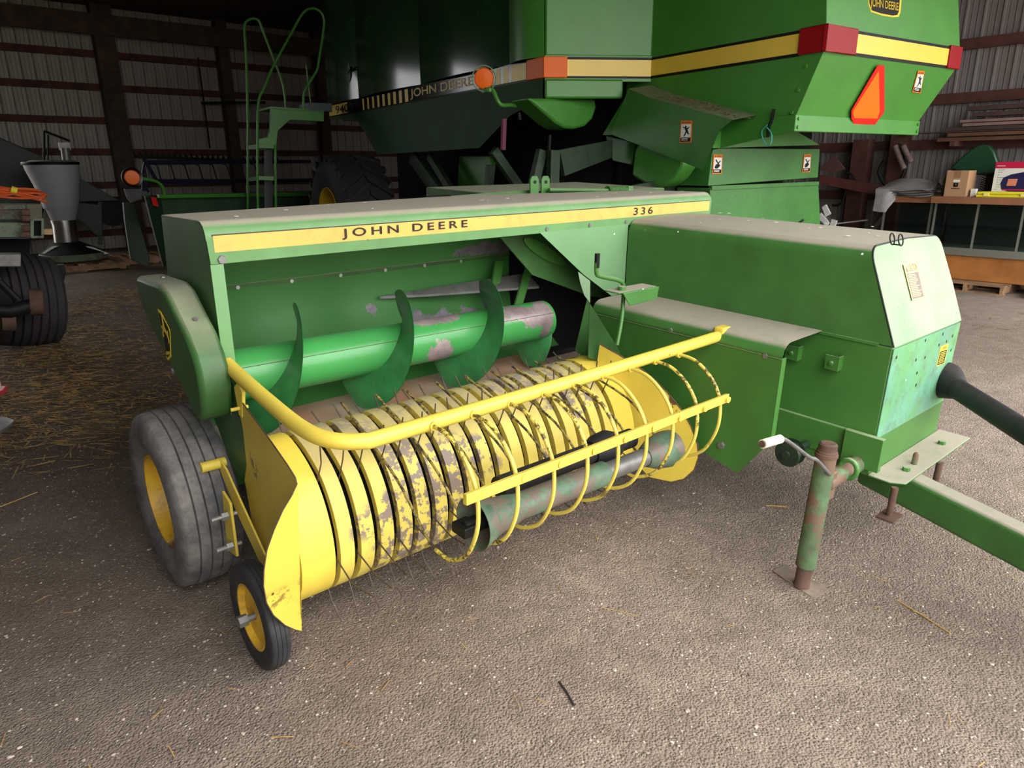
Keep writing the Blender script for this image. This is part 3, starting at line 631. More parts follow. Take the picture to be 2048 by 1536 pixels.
# stripes: black trim lines and yellow band
def stripe(p0,p1,z0,z1,n,name='stripe',b=True):
    p0=V(p0);p1=V(p1);n=V(n).normalized()
    f=lambda a,b_,o:[V((p0.x,p0.y,a))+n*o,V((p1.x,p1.y,a))+n*o,V((p1.x,p1.y,b_))+n*o,V((p0.x,p0.y,b_))+n*o]
    s=part('stripe_trim',MB().prism(f(z0-.025,z1+.025,.002),n*.004),BLD,CMB)
    return part(name,MB().prism(f(z0,z1,.006),n*.003),CY,CMB)
stripe((-.006,2.0,0),(-.006,.02,0),2.555,2.71,(-1,0,0))
stripe((.44,-.206,0),(2.04,-.206,0),2.56,2.71,(0,-1,0))
# tail lights
mb=MB().box((-.03,-.235,2.535),(.43,-.20,2.745)); mb.box((-.03,-.235,2.535),(-.005,.03,2.745)); TL=part('tail_light',mb,REDL,CMB,bevel=.008,label='large red tail light wrapping the left corner')
mb=MB().box((2.04,-.235,2.535),(2.27,-.20,2.745)); part('tail_light',mb,REDL,CMB,bevel=.008,label='red tail light at the right corner')
# SMV triangle
def rf(x,y,o=0): return onp(FC,x,y,V((0,0-o,2.05)),V((0,-1,-.408)).normalized())
nr=V((0,-1,-.408)).normalized()
sm_=[rf(x,y,.03) for x,y in ((1755,130),(1768,131),(1768,223),(1749,249),(1706,248),(1702,236),(1702,221))]
SMV=part('slow_vehicle_emblem',MB().prism(sm_,nr*.006),REDT,CMB,label='orange and red slow-vehicle triangle')
inn=[rf(x,y,.037) for x,y in ((1757,141),(1759,223),(1754,237),(1708,236),(1706,229),(1706,222))]
part('orange_centre',MB().prism(inn,nr*.003),ORF,SMV)
# shield badge with name, cut by the top of the picture
uf=lambda x,y,o:onp(FC,x,y,V((0,-.2-o,2.74)),V((0,-1,.12)).normalized()); nu=V((0,-1,.12)).normalized()
bo=[uf(x,y,.004) for x,y in ((1736,-30),(1736,8),(1741,24),(1762,31),(1785,35),(1796,34),(1800,26),(1804,-20))]
bi=[uf(x,y,.009) for x,y in ((1738,-28),(1739,7),(1744,21),(1763,27),(1785,31),(1794,30),(1797,24),(1801,-18))]
BD=part('name_badge',MB().prism(bo,nu*.004),YDC,CMB,label='black shield badge with a yellow border'); part('badge_field',MB().prism(bi,nu*.002),BLD,BD)
a=uf(1741,17,.013);b=uf(1796,26,.013); text('lettering','JOHN DEERE',a,b-a,nu.cross((b-a).normalized()) if nu.cross((b-a).normalized()).z>0 else -nu.cross((b-a).normalized()),.085,YDC,BD,width=(b-a).length,bold=.01)
# warning decals
def decal(ps,n,kind):
    n=V(n).normalized(); D=part('warning_decal',plate(ps,n,.002),ORD,CMB,label='orange, white and black warning decal')
    part('decal_field',plate(sub(ps,.08,.16,.92,.76,n,2.5),n,.0008),WHT,D)
    part('decal_footer',plate(sub(ps,.08,.76,.92,.95,n,2.5),n,.0008),BLD,D)
    mb=MB(); P=lambda s,t: bil(ps,s,t)+n*.0045
    if kind==0: polys=[[(.38,.30),(.46,.22),(.56,.26),(.54,.32),(.46,.34)],[(.40,.34),(.62,.32),(.68,.48),(.50,.50)],[(.50,.48),(.68,.48),(.80,.62),(.72,.63),(.58,.54),(.40,.72),(.32,.71)],[(.40,.36),(.20,.30),(.22,.27),(.42,.32)],[(.62,.34),(.78,.27),(.80,.30),(.66,.40)]]
    else: polys=[[(.18,.66),(.30,.50),(.60,.46),(.78,.56),(.70,.62),(.50,.72),(.28,.73)],[(.20,.28),(.30,.24),(.62,.46),(.52,.50)],[(.56,.40),(.76,.30),(.80,.35),(.62,.46)]]
    for pl in polys: mb.prism([P(s,t) for s,t in pl],n*.0006)
    mb.prism([P(s,t) for s,t in ((.14,.13),(.24,.13),(.19,.04))],n*.0006)
    part('pictogram',mb,BLD,D)
    mb=MB()
    for t in (.80,.86): mb.prism([P(s,t_) for s,t_ in ((.16,t),(.7,t),(.7,t+.03),(.16,t+.03))],n*.0006)
    part('decal_text_lines',mb,WHT,D)
    text('warning_word','WARNING',P(.32,.13),ps[1]-ps[0],ps[0]-ps[3],(ps[0]-ps[3]).length*.07,BLD,D,width=(ps[1]-ps[0]).length*.55)
q=[rf(x,y,.012) for x,y in ((1836,141),(1849,142),(1841,187),(1824,184))]; decal(q,nr,0)
# wires hanging from the side
w=[on(FC,x,y,0,-.03) for x,y in ((1548,218),(1544,240),(1538,255),(1536,275))]; WR=part('wire_bundle',MB().tube(bez(w,5),.014,6),BLK,CMB)
w=[on(FC,x,y,0,-.05) for x,y in ((1535,250),(1524,262),(1526,278),(1534,290),(1542,286),(1543,268),(1534,255))]; part('wire_loop',MB().tube(bez(w,5),.005,6),plain('turquoise_wire',(70,170,160),.5),WR)
# slanted side shield with a top flange
XS=-.35
ss=[on(FC,x,y,0,XS) for x,y in ((1258,178),(1300,196),(1465,240),(1438,262),(1406,340),(1221,268))]
SS=part('side_shield',MB().face(ss),CGD,CMB,solid=.008,label='slanted green side shield littered with chaff')
tpf=[ss[0],ss[1],ss[2],ss[2]+V((.33,0,.05)),ss[1]+V((.33,0,.05)),ss[0]+V((.33,0,.05))]
part('shield_top',MB().face(tpf),CGD,SS,solid=.008)
q=[on(FC,x,y,0,XS-.006) for x,y in ((1362,241),(1385,241),(1383,285),(1359,286))]; decal(q,(-1,0,0),0)
mb=MB().prism([on(FC,x,y,0,-.30) for x,y in ((1257,178),(1247,200),(1205,270),(1222,270),(1262,200))],(.3,0,0)); part('shield_support',mb,CG,SS)
# chaff heap on the shield
mb=MB(); rr=random.Random(5)
for k in range(500):
    t=rr.random(); p=ss[1].lerp(ss[2],t)+V((rr.uniform(.01,.3),0,.02)); p.z+=.05*math.sin(math.pi*t)*rr.random(); r=rr.uniform(.005,.012); a=rr.uniform(0,3.1); d=V((math.cos(a),math.sin(a),0))*r; e=V((-d.y,d.x,r*.5))*.5
    mb.face([p-d-e,p+d-e,p+d+e,p-d+e])
o=part('chaff',mb,plain('chaff',(150,120,92),.9),SS); o['kind']='stuff'
# rounded belt guards
g=[on(FC,x,y,0,-.30) for x,y in ((1262,352),(1268,300),(1280,282),(1338,300),(1360,312),(1366,322),(1362,338),(1348,358),(1328,372),(1310,376),(1292,370))]
part('belt_guard',MB().prism(g,(.22,0,0)),CG,CMB,bevel=.03,label='rounded green belt guard')
g=[on(FC,x,y,1,2.3) for x,y in ((1055,196),(1192,198),(1194,215),(1186,238),(1172,252),(1150,258),(1130,256),(1112,246))]
part('belt_guard',MB().prism(g,(0,.35,0)),CG,CMB,bevel=.03)
# straw chute
YC=.9
def pl_(lst,y): return [on(FC,a,b,1,y) for a,b in lst]
up_=pl_(((1426,296),(1640,298),(1636,355),(1416,372)),YC); part('chute_upper',MB().prism(up_,(0,.5,0)),CGD,CMB,bevel=.006,label='upper chute panel with two warning decals')
lo_=pl_(((1420,376),(1637,368),(1642,470),(1422,520)),YC); CHL=part('chute_lower',MB().prism(lo_,(0,.45,0)),CGD,CMB,bevel=.006,label='lower chute panel speckled with dirt')
mb=MB().prism(pl_(((1424,372),(1638,363),(1638,370),(1424,380)),YC-.02),(0,.04,0)); part('chute_lip',mb,CGD,CHL)
for q in (((1427,309),(1445,309),(1443,348),(1424,348)),((1608,309),(1622,308),(1620,344),(1604,345))):
    decal(pl_(q,YC-.005),(0,-1,0),1)
part('slot',MB().prism(pl_(((1597,444),(1606,438),(1608,441),(1599,448)),YC-.004),(0,-.003,0)),BLD,CHL)
mb=MB().prism(pl_(((1430,262),(1592,262),(1640,290),(1426,296)),YC-.1),(0,.6,0)); part('chute_neck',mb,CG,CMB)
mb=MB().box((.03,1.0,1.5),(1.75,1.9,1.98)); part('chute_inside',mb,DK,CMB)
# wide body: angled corner panel then the long side
c0=V((0,1.82,0)); c1=V((-1.04,2.33,0)); nb=V((-.44,-.90,0)).normalized()
if nb.y>0: nb=-nb
def cpan(z0,z1,a=0,b=1,o=0): 
    p=c0.lerp(c1,a)+nb*o; q=c0.lerp(c1,b)+nb*o; return [V((p.x,p.y,z0)),V((q.x,q.y,z0)),V((q.x,q.y,z1)),V((p.x,p.y,z1))]
part('corner_panel',MB().prism(cpan(2.74,4.6),-nb*.05),CG,CMB,bevel=.02,label='green corner panel facing the rear')
part('corner_panel',MB().prism(cpan(2.50,2.75),-nb*.05),CG,CMB)
part('corner_sill',MB().prism(cpan(2.33,2.52,.27,1.0,.02),-nb*.06),CG,CMB,bevel=.02)
pa=cpan(2.53,2.735,0,.80,.002); part('stripe_trim',MB().prism(pa,nb*.004),BLD,CMB)
pa=cpan(2.55,2.71,0,.80,.006); part('stripe',MB().prism(pa,nb*.003),CY,CMB)
pa=cpan(2.53,2.735,.80,1.02,.0); mb=MB().prism(pa,nb*.04); mb.box((-1.075,2.31,2.53),(-1.02,2.62,2.735)); part('marker_light',mb,AMB,CMB,bevel=.008,label='amber corner light')
XB=-1.04
def bd_(lst,x=XB): return [on(FC,a,b,0,x) for a,b in lst]
top_z=4.7
def yz(px,py): p=on(FC,px,py,0,XB); return p.y,p.z
ys=[2.34]+[yz(x,190)[0] for x in (1020,843,718)]+[yz(657,212)[0]]
zs_low=[2.50]*5
pan_names=[]
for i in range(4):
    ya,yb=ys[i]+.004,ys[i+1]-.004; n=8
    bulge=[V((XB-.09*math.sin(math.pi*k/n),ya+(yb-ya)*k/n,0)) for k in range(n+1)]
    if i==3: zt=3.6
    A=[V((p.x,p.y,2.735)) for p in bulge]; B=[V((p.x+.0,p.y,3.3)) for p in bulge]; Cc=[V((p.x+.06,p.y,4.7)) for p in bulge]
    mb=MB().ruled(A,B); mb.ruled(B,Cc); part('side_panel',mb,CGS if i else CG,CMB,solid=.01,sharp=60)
# lower skirt polygon in the picture: slants to the front and rear
sk=bd_(((1093,190),(1020,232),(959,296),(755,309),(728,262),(716,243),(658,236)))
z_s=2.55
mb=MB().face([V((XB,2.36,z_s)),V((XB,2.36,2.33))]+sk[1:]+[V((XB,ys[4],z_s))]); part('side_skirt',mb,CSK,CMB,solid=.01,label='green skirt tapering at both ends')
mb=MB().box((XB-.005,2.62,2.53),(XB+.005,ys[4],2.735)); part('stripe_trim',mb,plain('gloss_black_decal',(24,20,22),.12),CMB)
mb=MB().box((XB-.008,2.66,2.55),(XB-.004,yz(1022,150)[0]-.02,2.715)); mb.box((XB-.008,ys[4]-.9,2.55),(XB-.004,ys[4]-.02,2.715)); part('stripe',mb,CY,CMB)
mb=MB()
yy=yz(1022,150)[0]
for k in range(3): mb.box((XB-.008,yy+.05+.16*k,2.55),(XB-.004,yy+.14+.16*k,2.715))
y2=yz(823,190)[0]
for k in range(9): mb.box((XB-.008,y2+.1+.2*k,2.55),(XB-.004,y2+.1+.2*k+.10-.006*k,2.715))
part('stripe_bars',mb,CY,CMB)
ya=yz(947,170)[0]; yb_=yz(822,195)[0]
text('lettering','JOHN DEERE',(XB-.009,yb_,2.565),(0,-1,0),(0,0,1),.135,CY,CMB,width=yb_-ya,bold=.02,label='JOHN DEERE in yellow on the black stripe')
text('lettering','9400',(XB-.009,yz(672,220)[0],2.57),(0,-1,0),(0,0,1),.12,BLD,CMB,width=.8,bold=.02)
# round side emblem
c=on(FC,692,147,0,XB-.05); mb=MB()
mb.lathe([(0,.0001),(0,.20)],c,(-1,0,0),28); mb.prism([c+V((-.002,-y,z)) for y,z in ((-.30,-.05),(-.1,.06),(.3,.02),(.32,.09),(.1,.0),(-.06,-.04),(-.22,-.10))],(-.003,0,0)); part('round_emblem',mb,plain('emblem_grey',(120,124,112),.4),CMB,label='pale round emblem')
# core, underside, beams
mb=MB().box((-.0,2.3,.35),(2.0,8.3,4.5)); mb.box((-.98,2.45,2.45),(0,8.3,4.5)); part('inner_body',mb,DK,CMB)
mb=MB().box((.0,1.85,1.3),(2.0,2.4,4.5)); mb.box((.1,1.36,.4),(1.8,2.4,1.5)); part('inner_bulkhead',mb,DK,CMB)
SHADED=paint('shaded_dark_green',(30,56,32),.6,.25,grime=.5,scale=8)  # shade under the combine put into a darker green for beams and plates
BM=[((1110,262),(1100,400),2.1,.10),((1030,290),(1050,400),2.5,.08),((815,312),(905,400),3.2,.2),((1205,250),(1100,300),1.9,.12)]
def beam(a,b,y,w_,m=SHADED,nm='frame_beam'):
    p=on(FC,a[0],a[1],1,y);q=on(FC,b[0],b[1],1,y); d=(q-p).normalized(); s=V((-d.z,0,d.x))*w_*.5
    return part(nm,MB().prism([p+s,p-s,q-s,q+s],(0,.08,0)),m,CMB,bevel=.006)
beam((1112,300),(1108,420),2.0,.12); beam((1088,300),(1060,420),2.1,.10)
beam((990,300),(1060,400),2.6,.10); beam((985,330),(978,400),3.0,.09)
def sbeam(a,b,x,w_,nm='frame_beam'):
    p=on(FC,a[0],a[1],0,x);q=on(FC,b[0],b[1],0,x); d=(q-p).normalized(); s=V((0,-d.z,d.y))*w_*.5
    return part(nm,MB().prism([p+s,p-s,q-s,q+s],(.08,0,0)),SHADED,CMB,bevel=.006)
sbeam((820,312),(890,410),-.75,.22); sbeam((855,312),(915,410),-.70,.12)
mb=MB().prism(bd_(((918,312),(978,312),(985,330),(975,420),(912,420)),-.35),(.06,0,0)); part('inner_panel',mb,CG,CMB,bevel=.01)
mb=MB().prism([on(FC,x,y,0,-.2) for x,y in ((1210,270),(1270,285),(1262,330),(1225,322))],(.1,0,0)); part('side_plate',mb,CGD,CMB,bevel=.01)
mb=MB().prism([on(FC,x,y,1,2.05) for x,y in ((1120,300),(1225,280),(1225,315),(1130,352))],(0,.06,0)); part('side_plate',mb,SHADED,CMB)
for (a,b_,m_,r_) in (((1008,238),(1006,300),plain('faded_purple_belt',(110,60,80),.7),.03),((1038,225),(1040,240),BLK,.02),((1100,270),(1096,345),BLK,.02),((1290,352),(1282,375),BLK,.02),((1128,300),(1112,330),BLK,.015)):
    part('hanging_belt' if 'purple' in m_.name else 'hose',MB().tube([on(FC,a[0],a[1],1,2.5),on(FC,b_[0],b_[1],1,2.5)],r_,8),m_,CMB)
mb=MB().prism([on(FC,x,y,1,1.4) for x,y in ((1262,372),(1410,342),(1412,420),(1262,420))],(0,.06,0)); part('side_plate',mb,SHADED,CMB)
# flasher on an arm
fc_=on(FC,968,157,0,-1.55); ra=on(FC,1056,214,0,-1.0); r1=on(FC,1000,208,0,-1.45); r2=on(FC,985,180,0,-1.5)
FLm=part('flasher_arm',MB().tube(bez([ra,ra.lerp(r1,.6),r1,r2,fc_+V((0,0,-.12))],6),.022,10),CG,CMB)
vd=(on(FC,968,157,0,-3)-fc_).normalized()
part('flasher_light',MB().lathe([(-.06,.0001),(-.05,.085),(0,.105),(.01,.095),(.02,.0001)],fc_,vd,24),AMB,FLm,label='round amber flasher')
mb=MB()
u_=vd.orthogonal().normalized(); w_=vd.cross(u_)
for o_ in (-.09,-.045,.0,.03): mb.tube([fc_+vd*o_+(u_*math.cos(t*.262)+w_*math.sin(t*.262))*.125 for t in range(24)],.006,6,closed=True)
part('wire_guard',mb,GL,FLm)
part('flasher_bracket',MB().prism([fc_+V((0,-.1,-.14)),fc_+V((0,.06,-.14)),fc_+V((0,.06,-.08)),fc_+V((0,-.1,-.10))],(.03,0,0)),CG,FLm,bevel=.005)
# drive wheel
TX=-1.35; TY=7.3; TR=.96
t_c=(TX,TY,TR-.02)
pr=[(-.38,.42),(-.40,.55),(-.40,.78),(-.34,.88),(0,.905),(.34,.88),(.40,.78),(.40,.55),(.38,.42)]
WT=part('drive_tire',MB().lathe(pr,t_c,(1,0,0),60),RUBC,CMB,label='large lugged drive tyre')
mb=MB()
for k in range(24):
    for sgn in (-1,1):
        a0=2*math.pi*(k+(.5 if sgn>0 else 0))/24
        f=lambda x,a,r: V(t_c)+V((x,r*math.cos(a),r*math.sin(a)))
        x1=sgn*.40; a1=a0+.30; wd=.045
        ps=[]
        for r in (.86,.955): 
            ps.append([f(0,a0-wd,r),f(0,a0+wd,r),f(x1,a1+wd,r-.03),f(x1,a1-wd,r-.03)])
        mb.add(ps[0]+ps[1],[(3,2,1,0),(4,5,6,7),(0,1,5,4),(1,2,6,5),(2,3,7,6),(3,0,4,7)])
part('tread_lugs',mb,RUBC,WT)
part('rim',MB().lathe([(-.39,.43),(-.40,.42),(-.36,.38),(-.10,.34),(-.06,.2),(-.12,.0001)],t_c,(1,0,0),40),plain('rim_yellow_dark',(206,170,40),.5),WT)
# boarding platform, ladder, handrails
XP=7.9
def py(x,y,d=XP): return on(FC,x,y,1,d)
pf=[py(x,y) for x,y in ((541,217),(648,224),(648,243),(580,240),(556,262),(553,290),(516,288),(516,278),(535,274),(540,262))]
PFm=part('boarding_platform',MB().prism(pf,(0,.05,0)),CG,CMB,bevel=.006,label='green boarding platform beside the cab')
mb=MB().prism([py(541,217),py(648,224),py(648,224)+V((0,.7,0)),py(541,217)+V((0,.7,0))],(0,0,.03)); part('platform_deck',mb,CG,PFm)
mb=MB().box(tuple(py(618,222)+V((0,0,0))),tuple(py(652,206)+V((.1,.5,0)))); part('tool_box',mb,paint('blue_grey_box',(70,84,90),.5),PFm,bevel=.01)
def rail(l,d,r=.02,nm='handrail'): return part(nm,MB().tube(bez([py(x,y,d) for x,y in l],5),r,8),CG,PFm)
rail(((516,440),(515,280),(517,205),(528,176),(548,130),(585,62),(603,30),(618,18),(636,20),(648,38),(645,75),(637,125),(633,142),(610,180),(607,192),(607,220)),XP-.02)
rail(((495,440),(496,280),(495,200),(492,110),(489,60),(492,44),(506,37),(518,42),(526,62),(548,120),(566,170),(572,218)),XP+.65)
rail(((552,440),(551,290)),XP-.02)
part('rail_post',MB().tube([py(612,128,XP+.6),py(622,210,XP+.6)],.012,8),CG,PFm)
for y in (352,288,418):
    mb=MB().prism([py(515,y),py(551,y+1),py(551,y+9),py(515,y+8)],(0,.03,0)); part('ladder_step',mb,CG,PFm)
    mb=MB().prism([py(496,y+3,XP+.6),py(516,y,XP),py(516,y+9,XP),py(496,y+11,XP+.6)],(.01,.01,0)); part('ladder_step',mb,CG,PFm)
mb=MB().prism([py(529,290,XP+.2),py(545,290,XP+.2),py(545,440,XP+.2),py(529,440,XP+.2)],(0,.02,0)); part('ladder_back',mb,paint('grey_ladder_strip',(60,64,62),.6),PFm)
# ================================================================ BARN SHELL (frame FW)
def cmetal(name,rgb,axis):
    t=NT(name); sep=t.n('ShaderNodeSeparateXYZ'); t.l(t.tc.outputs['Object'],sep.inputs[0]); x=sep.outputs[axis]
    m=t.math('FRACT',t.math('DIVIDE',x,.2286)); a=t.math('ABSOLUTE',t.math('SUBTRACT',m,.5))
    rib=t.ramp(a,.44,.47); mi=t.math('FRACT',t.math('DIVIDE',x,.0762)); b=t.math('ABSOLUTE',t.math('SUBTRACT',mi,.5)); rb=t.ramp(b,.40,.46,0,.4)
    h=t.math('MAXIMUM',rib,rb); c=t.mix(t.ramp(t.noise(2.2,6,.7,stretch=(1,1,.3)),.35,.75,0,.35),lin(rgb),lin((110,98,84)))
    t.l(c,t.b.inputs['Base Color']); t.b.inputs['Roughness'].default_value=.5; t.bump(h,.9,.03); MAT[name]=t.m; return t.m
CWX=cmetal('ribbed_steel_x',(156,150,138),0); CWY=cmetal('ribbed_steel_y',(128,122,122),1)
WD=paint('barn_wood_red',(84,48,40),.85,.25,grime=.5,scale=4); WDB=paint('barn_wood_brown',(74,58,46),.85,.25,grime=.5,scale=4)
XR=11.9; YBK=18.0; XL=-11.0; YF=-1.0; ZR=4.95
def ribs(axis,fix,a,b,z0,z1):
    """sheet with real raised ribs every 23 cm"""
    mb=MB(); P=[]; x=a
    while x<b:
        P+= [(x,0),(x+.19,0),(x+.20,.02),(x+.22,.02)]; x+=.2286
    P.append((b,0))
    mk=(lambda t,d,z:V((t,fix-d,z))) if axis==0 else (lambda t,d,z:V((fix-d,t,z)))
    mb.ruled([mk(t,d,z0) for t,d in P],[mk(t,d,z1) for t,d in P]); return mb
mb=ribs(0,YBK,1.5,XR,0,ZR)
for q in (ribs(0,YBK,XL,-2.5,0,ZR),ribs(0,YBK,-2.5,1.5,4.4,ZR)): mb.add(q.v,q.f)  # opening out of view, sized and placed so sky reflects in combine panels
struct('wall_back',mb,CWX,FW)
struct('wall_right',ribs(1,XR,YF,YBK,0,ZR),CWY,FW)
# left wall, closed
mb=ribs(1,XL,YF,YBK,0,ZR)
struct('wall_left',mb,CWY,FW)
struct('wall_front',MB().box((XL,YF-.05,4.8),(XR,YF,ZR)).box((XL,YF-.05,0),(-1.3,YF,4.8)),CWX,FW)
struct('ceiling',MB().box((XL,YF,ZR),(XR,YBK,ZR+.1)),WDB,FW)
n=1
def trim(mb,m=WD,**k):
    global n
    o=struct('trim_%d'%n,mb,m,FW,**k); n+=1; return o
for z in (.35,1.05,1.37,2.06,2.70,3.37,4.02,4.7): trim(MB().box((XL if z>4.5 else 1.5,YBK-.09,z-.07),(XR,YBK-.03,z+.07)))
for x in (-6.5,-2.6,1.65,4.2,6.6,9.0,11.4): trim(MB().box((x-.13 if x!=4.2 else 3.95,YBK-.36,0),(x+.11 if x!=4.2 else 4.33,YBK-.09,ZR)),WDB)
for z in (.55,1.16,1.90,2.52,3.22,3.95,4.7): trim(MB().box((XR-.09,YF,z-.07),(XR-.03,YBK,z+.07)))
for y in (.2,2.3,4.55,7.2,9.8,12.4,15): trim(MB().box((XR-.30,y-.10,0),(XR-.09,y+.12,ZR)))
trim(MB().box((XR-.32,4.98,.0),(XR-.09,5.22,2.0)),WD)
for y in (3.5,8.0,12.5): trim(MB().box((XL,y-.1,4.65),(XR,y+.1,ZR)),WDB)
trim(MB().box((XL,YBK-.42,4.35),(XR,YBK-.36,4.75)),WDB)
# ================================================================ RIGHT SIDE: display cases and junk
GLS=NT('case_glass'); GLS.b.inputs['Base Color'].default_value=lin((210,222,216)); GLS.b.inputs['Roughness'].default_value=.05; GLS.b.inputs['Transmission Weight'].default_value=1; GLS.b.inputs['IOR'].default_value=1.1; GLS=GLS.m
ALU=plain('aluminium_trim',(150,150,140),.4,.6); OAK=paint('oak_veneer',(176,112,56),.5,.2,scale=2); SHELF=paint('particle_board',(150,98,66),.7,.15,dust=.4,dustc=(170,140,120)); CASEIN=plain('case_back',(58,60,58),.8)
XC=10.8
def case(y0,y1,x0,z0,zt,label,shelfover,npost):
    T=thing('display_case',FW,(x0+.3,(y0+y1)/2,z0),label,'display case')
    part('plinth',MB().box((x0+.05,y0,z0),(x0+.55,y1,z0+.32)),OAK,T,bevel=.004,label='oak-grained plinth')
    part('base_trim',MB().box((x0,y0-.01,z0+.32),(x0+.58,y1+.01,z0+.42)),ALU,T,bevel=.004)
    part('back_panel',MB().box((x0+.54,y0,z0+.42),(x0+.56,y1,zt-.03)),CASEIN,T)
    mb=MB()
    for k in range(npost): 
        y=y0+(y1-y0)*k/(npost-1); mb.box((x0,y-.012,z0+.42),(x0+.03,y+.012,zt-.04))
    mb.box((x0,y0,zt-.07),(x0+.03,y1,zt-.04)); part('frame',mb,ALU,T)
    part('glass_front',MB().box((x0+.010,y0+.01,z0+.42),(x0+.014,y1-.01,zt-.06)),GLS,T)
    part('shelf',MB().box((x0+.06,y0+.02,(z0+zt)/2+.14),(x0+.5,y1-.02,(z0+zt)/2+.146)),GLS,T)
    part('front_fascia',MB().box((x0-shelfover-.01,y0-.03,zt-.085),(x0-shelfover+.012,y1+.03,zt+.001)),SHELF,T,bevel=.003)
    part('top_board',MB().box((x0-shelfover,y0-.02,zt-.04),(x0+.6,y1+.02,zt)),SHELF,T,bevel=.004)
    return T
case(1.6,3.62,10.75,.13,1.21,'long glass display case with oak plinth, yellow tool case and boxes on top',.12,5)
case(3.71,4.32,10.85,.13,1.20,'short glass display case with the grey tarp folded over its top',.02,2)
PAL=paint('pallet_wood',(150,116,84),.85,.2,grime=.4,scale=6)
def pallet(FR,c,L,W,label,group=None,rz=0,n=5):
    T=thing('wooden_pallet',FR,c,label,'pallet',group); T.matrix_world=FR@Matrix.Translation(V(c))@Matrix.Rotation(rz,4,'Z')
    c=V(c)
    for k in (-1,0,1): part('stringer',MB().box((c.x-L/2,c.y+k*(W/2-.03)-.02,c.z+.02),(c.x+L/2,c.y+k*(W/2-.03)+.02,c.z+.105)),PAL,T)
    for k in range(n):
        x=c.x-L/2+(L-.1)*k/(n-1); part('deck_board',MB().box((x,c.y-W/2,c.z+.105),(x+.1,c.y+W/2,c.z+.125)),PAL,T)
    for k in (0,n//2,n-1):
        x=c.x-L/2+(L-.1)*k/(n-1); part('bottom_board',MB().box((x,c.y-W/2,c.z),(x+.1,c.y+W/2,c.z+.02)),PAL,T)
    return T
pallet(FW,(11.0,3.05,0),.9,.9,'wooden pallet under the left end of the long display case')
pallet(FW,(11.0,1.9,0),.9,.9,'wooden pallet under the right half of the long display case')
# boxes
CB=plain('cardboard',(176,138,104),.8); CBL=plain('cardboard_tape',(150,110,80),.7)
zt=1.211
a=on(FW,1884,392,2,zt); T=thing('cardboard_box',FW,(10.95,3.47,zt),'plain brown cardboard box with a small black logo on the display case','box')
bx=(10.72,3.26,zt); 
part('carton',MB().box((10.72,3.28,zt),(11.0,3.54,zt+.33)),CB,T,bevel=.003)
part('tape',MB().box((10.718,3.37,zt+.24),(10.72,3.45,zt+.33)),CBL,T)
part('label_sticker',MB().box((10.717,3.37,zt+.185),(10.72,3.45,zt+.215)),WHT,T); part('logo',MB().box((10.717,3.385,zt+.125),(10.72,3.44,zt+.175)),BLD,T)
part('logo_line',MB().box((10.717,3.36,zt+.10),(10.72,3.46,zt+.108)),BLD,T)
deerf((10.7165,3.412,zt+.150),(0,-1,0),(0,0,1),.02,(-1,0,0),CB,T,'logo_deer')
T=thing('heater_carton',FW,(10.85,2.76,zt),'white and red retail box picturing a portable heater','box')
part('carton',MB().box((10.88,2.45,zt),(11.2,3.04,zt+.43)),WHT,T,bevel=.003)
part('red_header',MB().box((10.877,2.45,zt+.355),(10.88,3.04,zt+.432)),plain('magenta_red',(196,30,70),.5),T)
part('header_line',MB().box((10.875,2.93,zt+.38),(10.877,3.02,zt+.388)),WHT,T)
NV=plain('navy_print',(36,34,78),.5); hx=10.877
part('heater_picture',MB().prism([V((hx,2.95-y,zt+z)) for y,z in ((.02,.10),(.0,.17),(.02,.24),(.10,.28),(.24,.31),(.36,.30),(.42,.25),(.42,.10),(.25,.06),(.10,.07))],(-.002,0,0)),NV,T)
part('heater_grille',MB().prism([V((hx-.002,2.95-y,zt+z)) for y,z in ((.07,.14),(.08,.225),(.18,.225),(.17,.14))],(-.002,0,0)),plain('salmon_print',(214,130,104),.6),T)
mb=MB()
for k in range(9): mb.box((hx-.002,2.985-.0,zt+.33-.03*k),(hx,2.995,zt+.338-.03*k)); mb.box((hx-.002,2.93+.02*(k%3),zt+.331-.03*k),(hx,2.975,zt+.336-.03*k))
part('bullet_text_lines',mb,plain('print_grey',(120,120,130),.6),T)
part('red_swoosh',MB().box((hx-.004,2.62,zt+.085),(hx,2.92,zt+.098)),plain('magenta_red',(196,30,70),.5),T)
T=thing('tool_case',FW,(10.75,2.8,zt),'flat yellow plastic tool case in front of the heater box','tool case')
YPC=plain('yellow_plastic',(226,210,50),.4)
part('case_base',MB().box((10.64,2.45,zt),(10.865,3.14,zt+.035)),YPC,T,bevel=.012); part('case_lid',MB().box((10.645,2.45,zt+.037),(10.865,3.13,zt+.07)),YPC,T,bevel=.012)
mb=MB()
for y in (2.62,3.02): mb.box((10.632,y-.03,zt+.018),(10.645,y+.03,zt+.052))
part('latch',mb,plain('pale_yellow_plastic',(236,228,130),.4),T,bevel=.003)
T=thing('oil_bottle',FW,(11.06,3.62,zt),'clear bottle of yellow fluid with a white cap behind the cardboard box','bottle')
part('bottle',MB().lathe([(0,.0001),(0,.055),(.2,.055),(.25,.04),(.27,.018),(.29,.018)],(10.98,3.60,zt),(0,0,1),20),plain('yellow_fluid',(120,104,20),.15),T)
part('cap',MB().cyl((10.98,3.60,zt+.28),(10.98,3.60,zt+.33),.028,16),WHT,T)
T=thing('milk_crate',FW,(11.2,3.15,zt),'black lattice plastic crate between the two boxes','crate')
mb=MB(); mb.box((11.10,3.08,zt),(11.35,3.26,zt+.01)); 
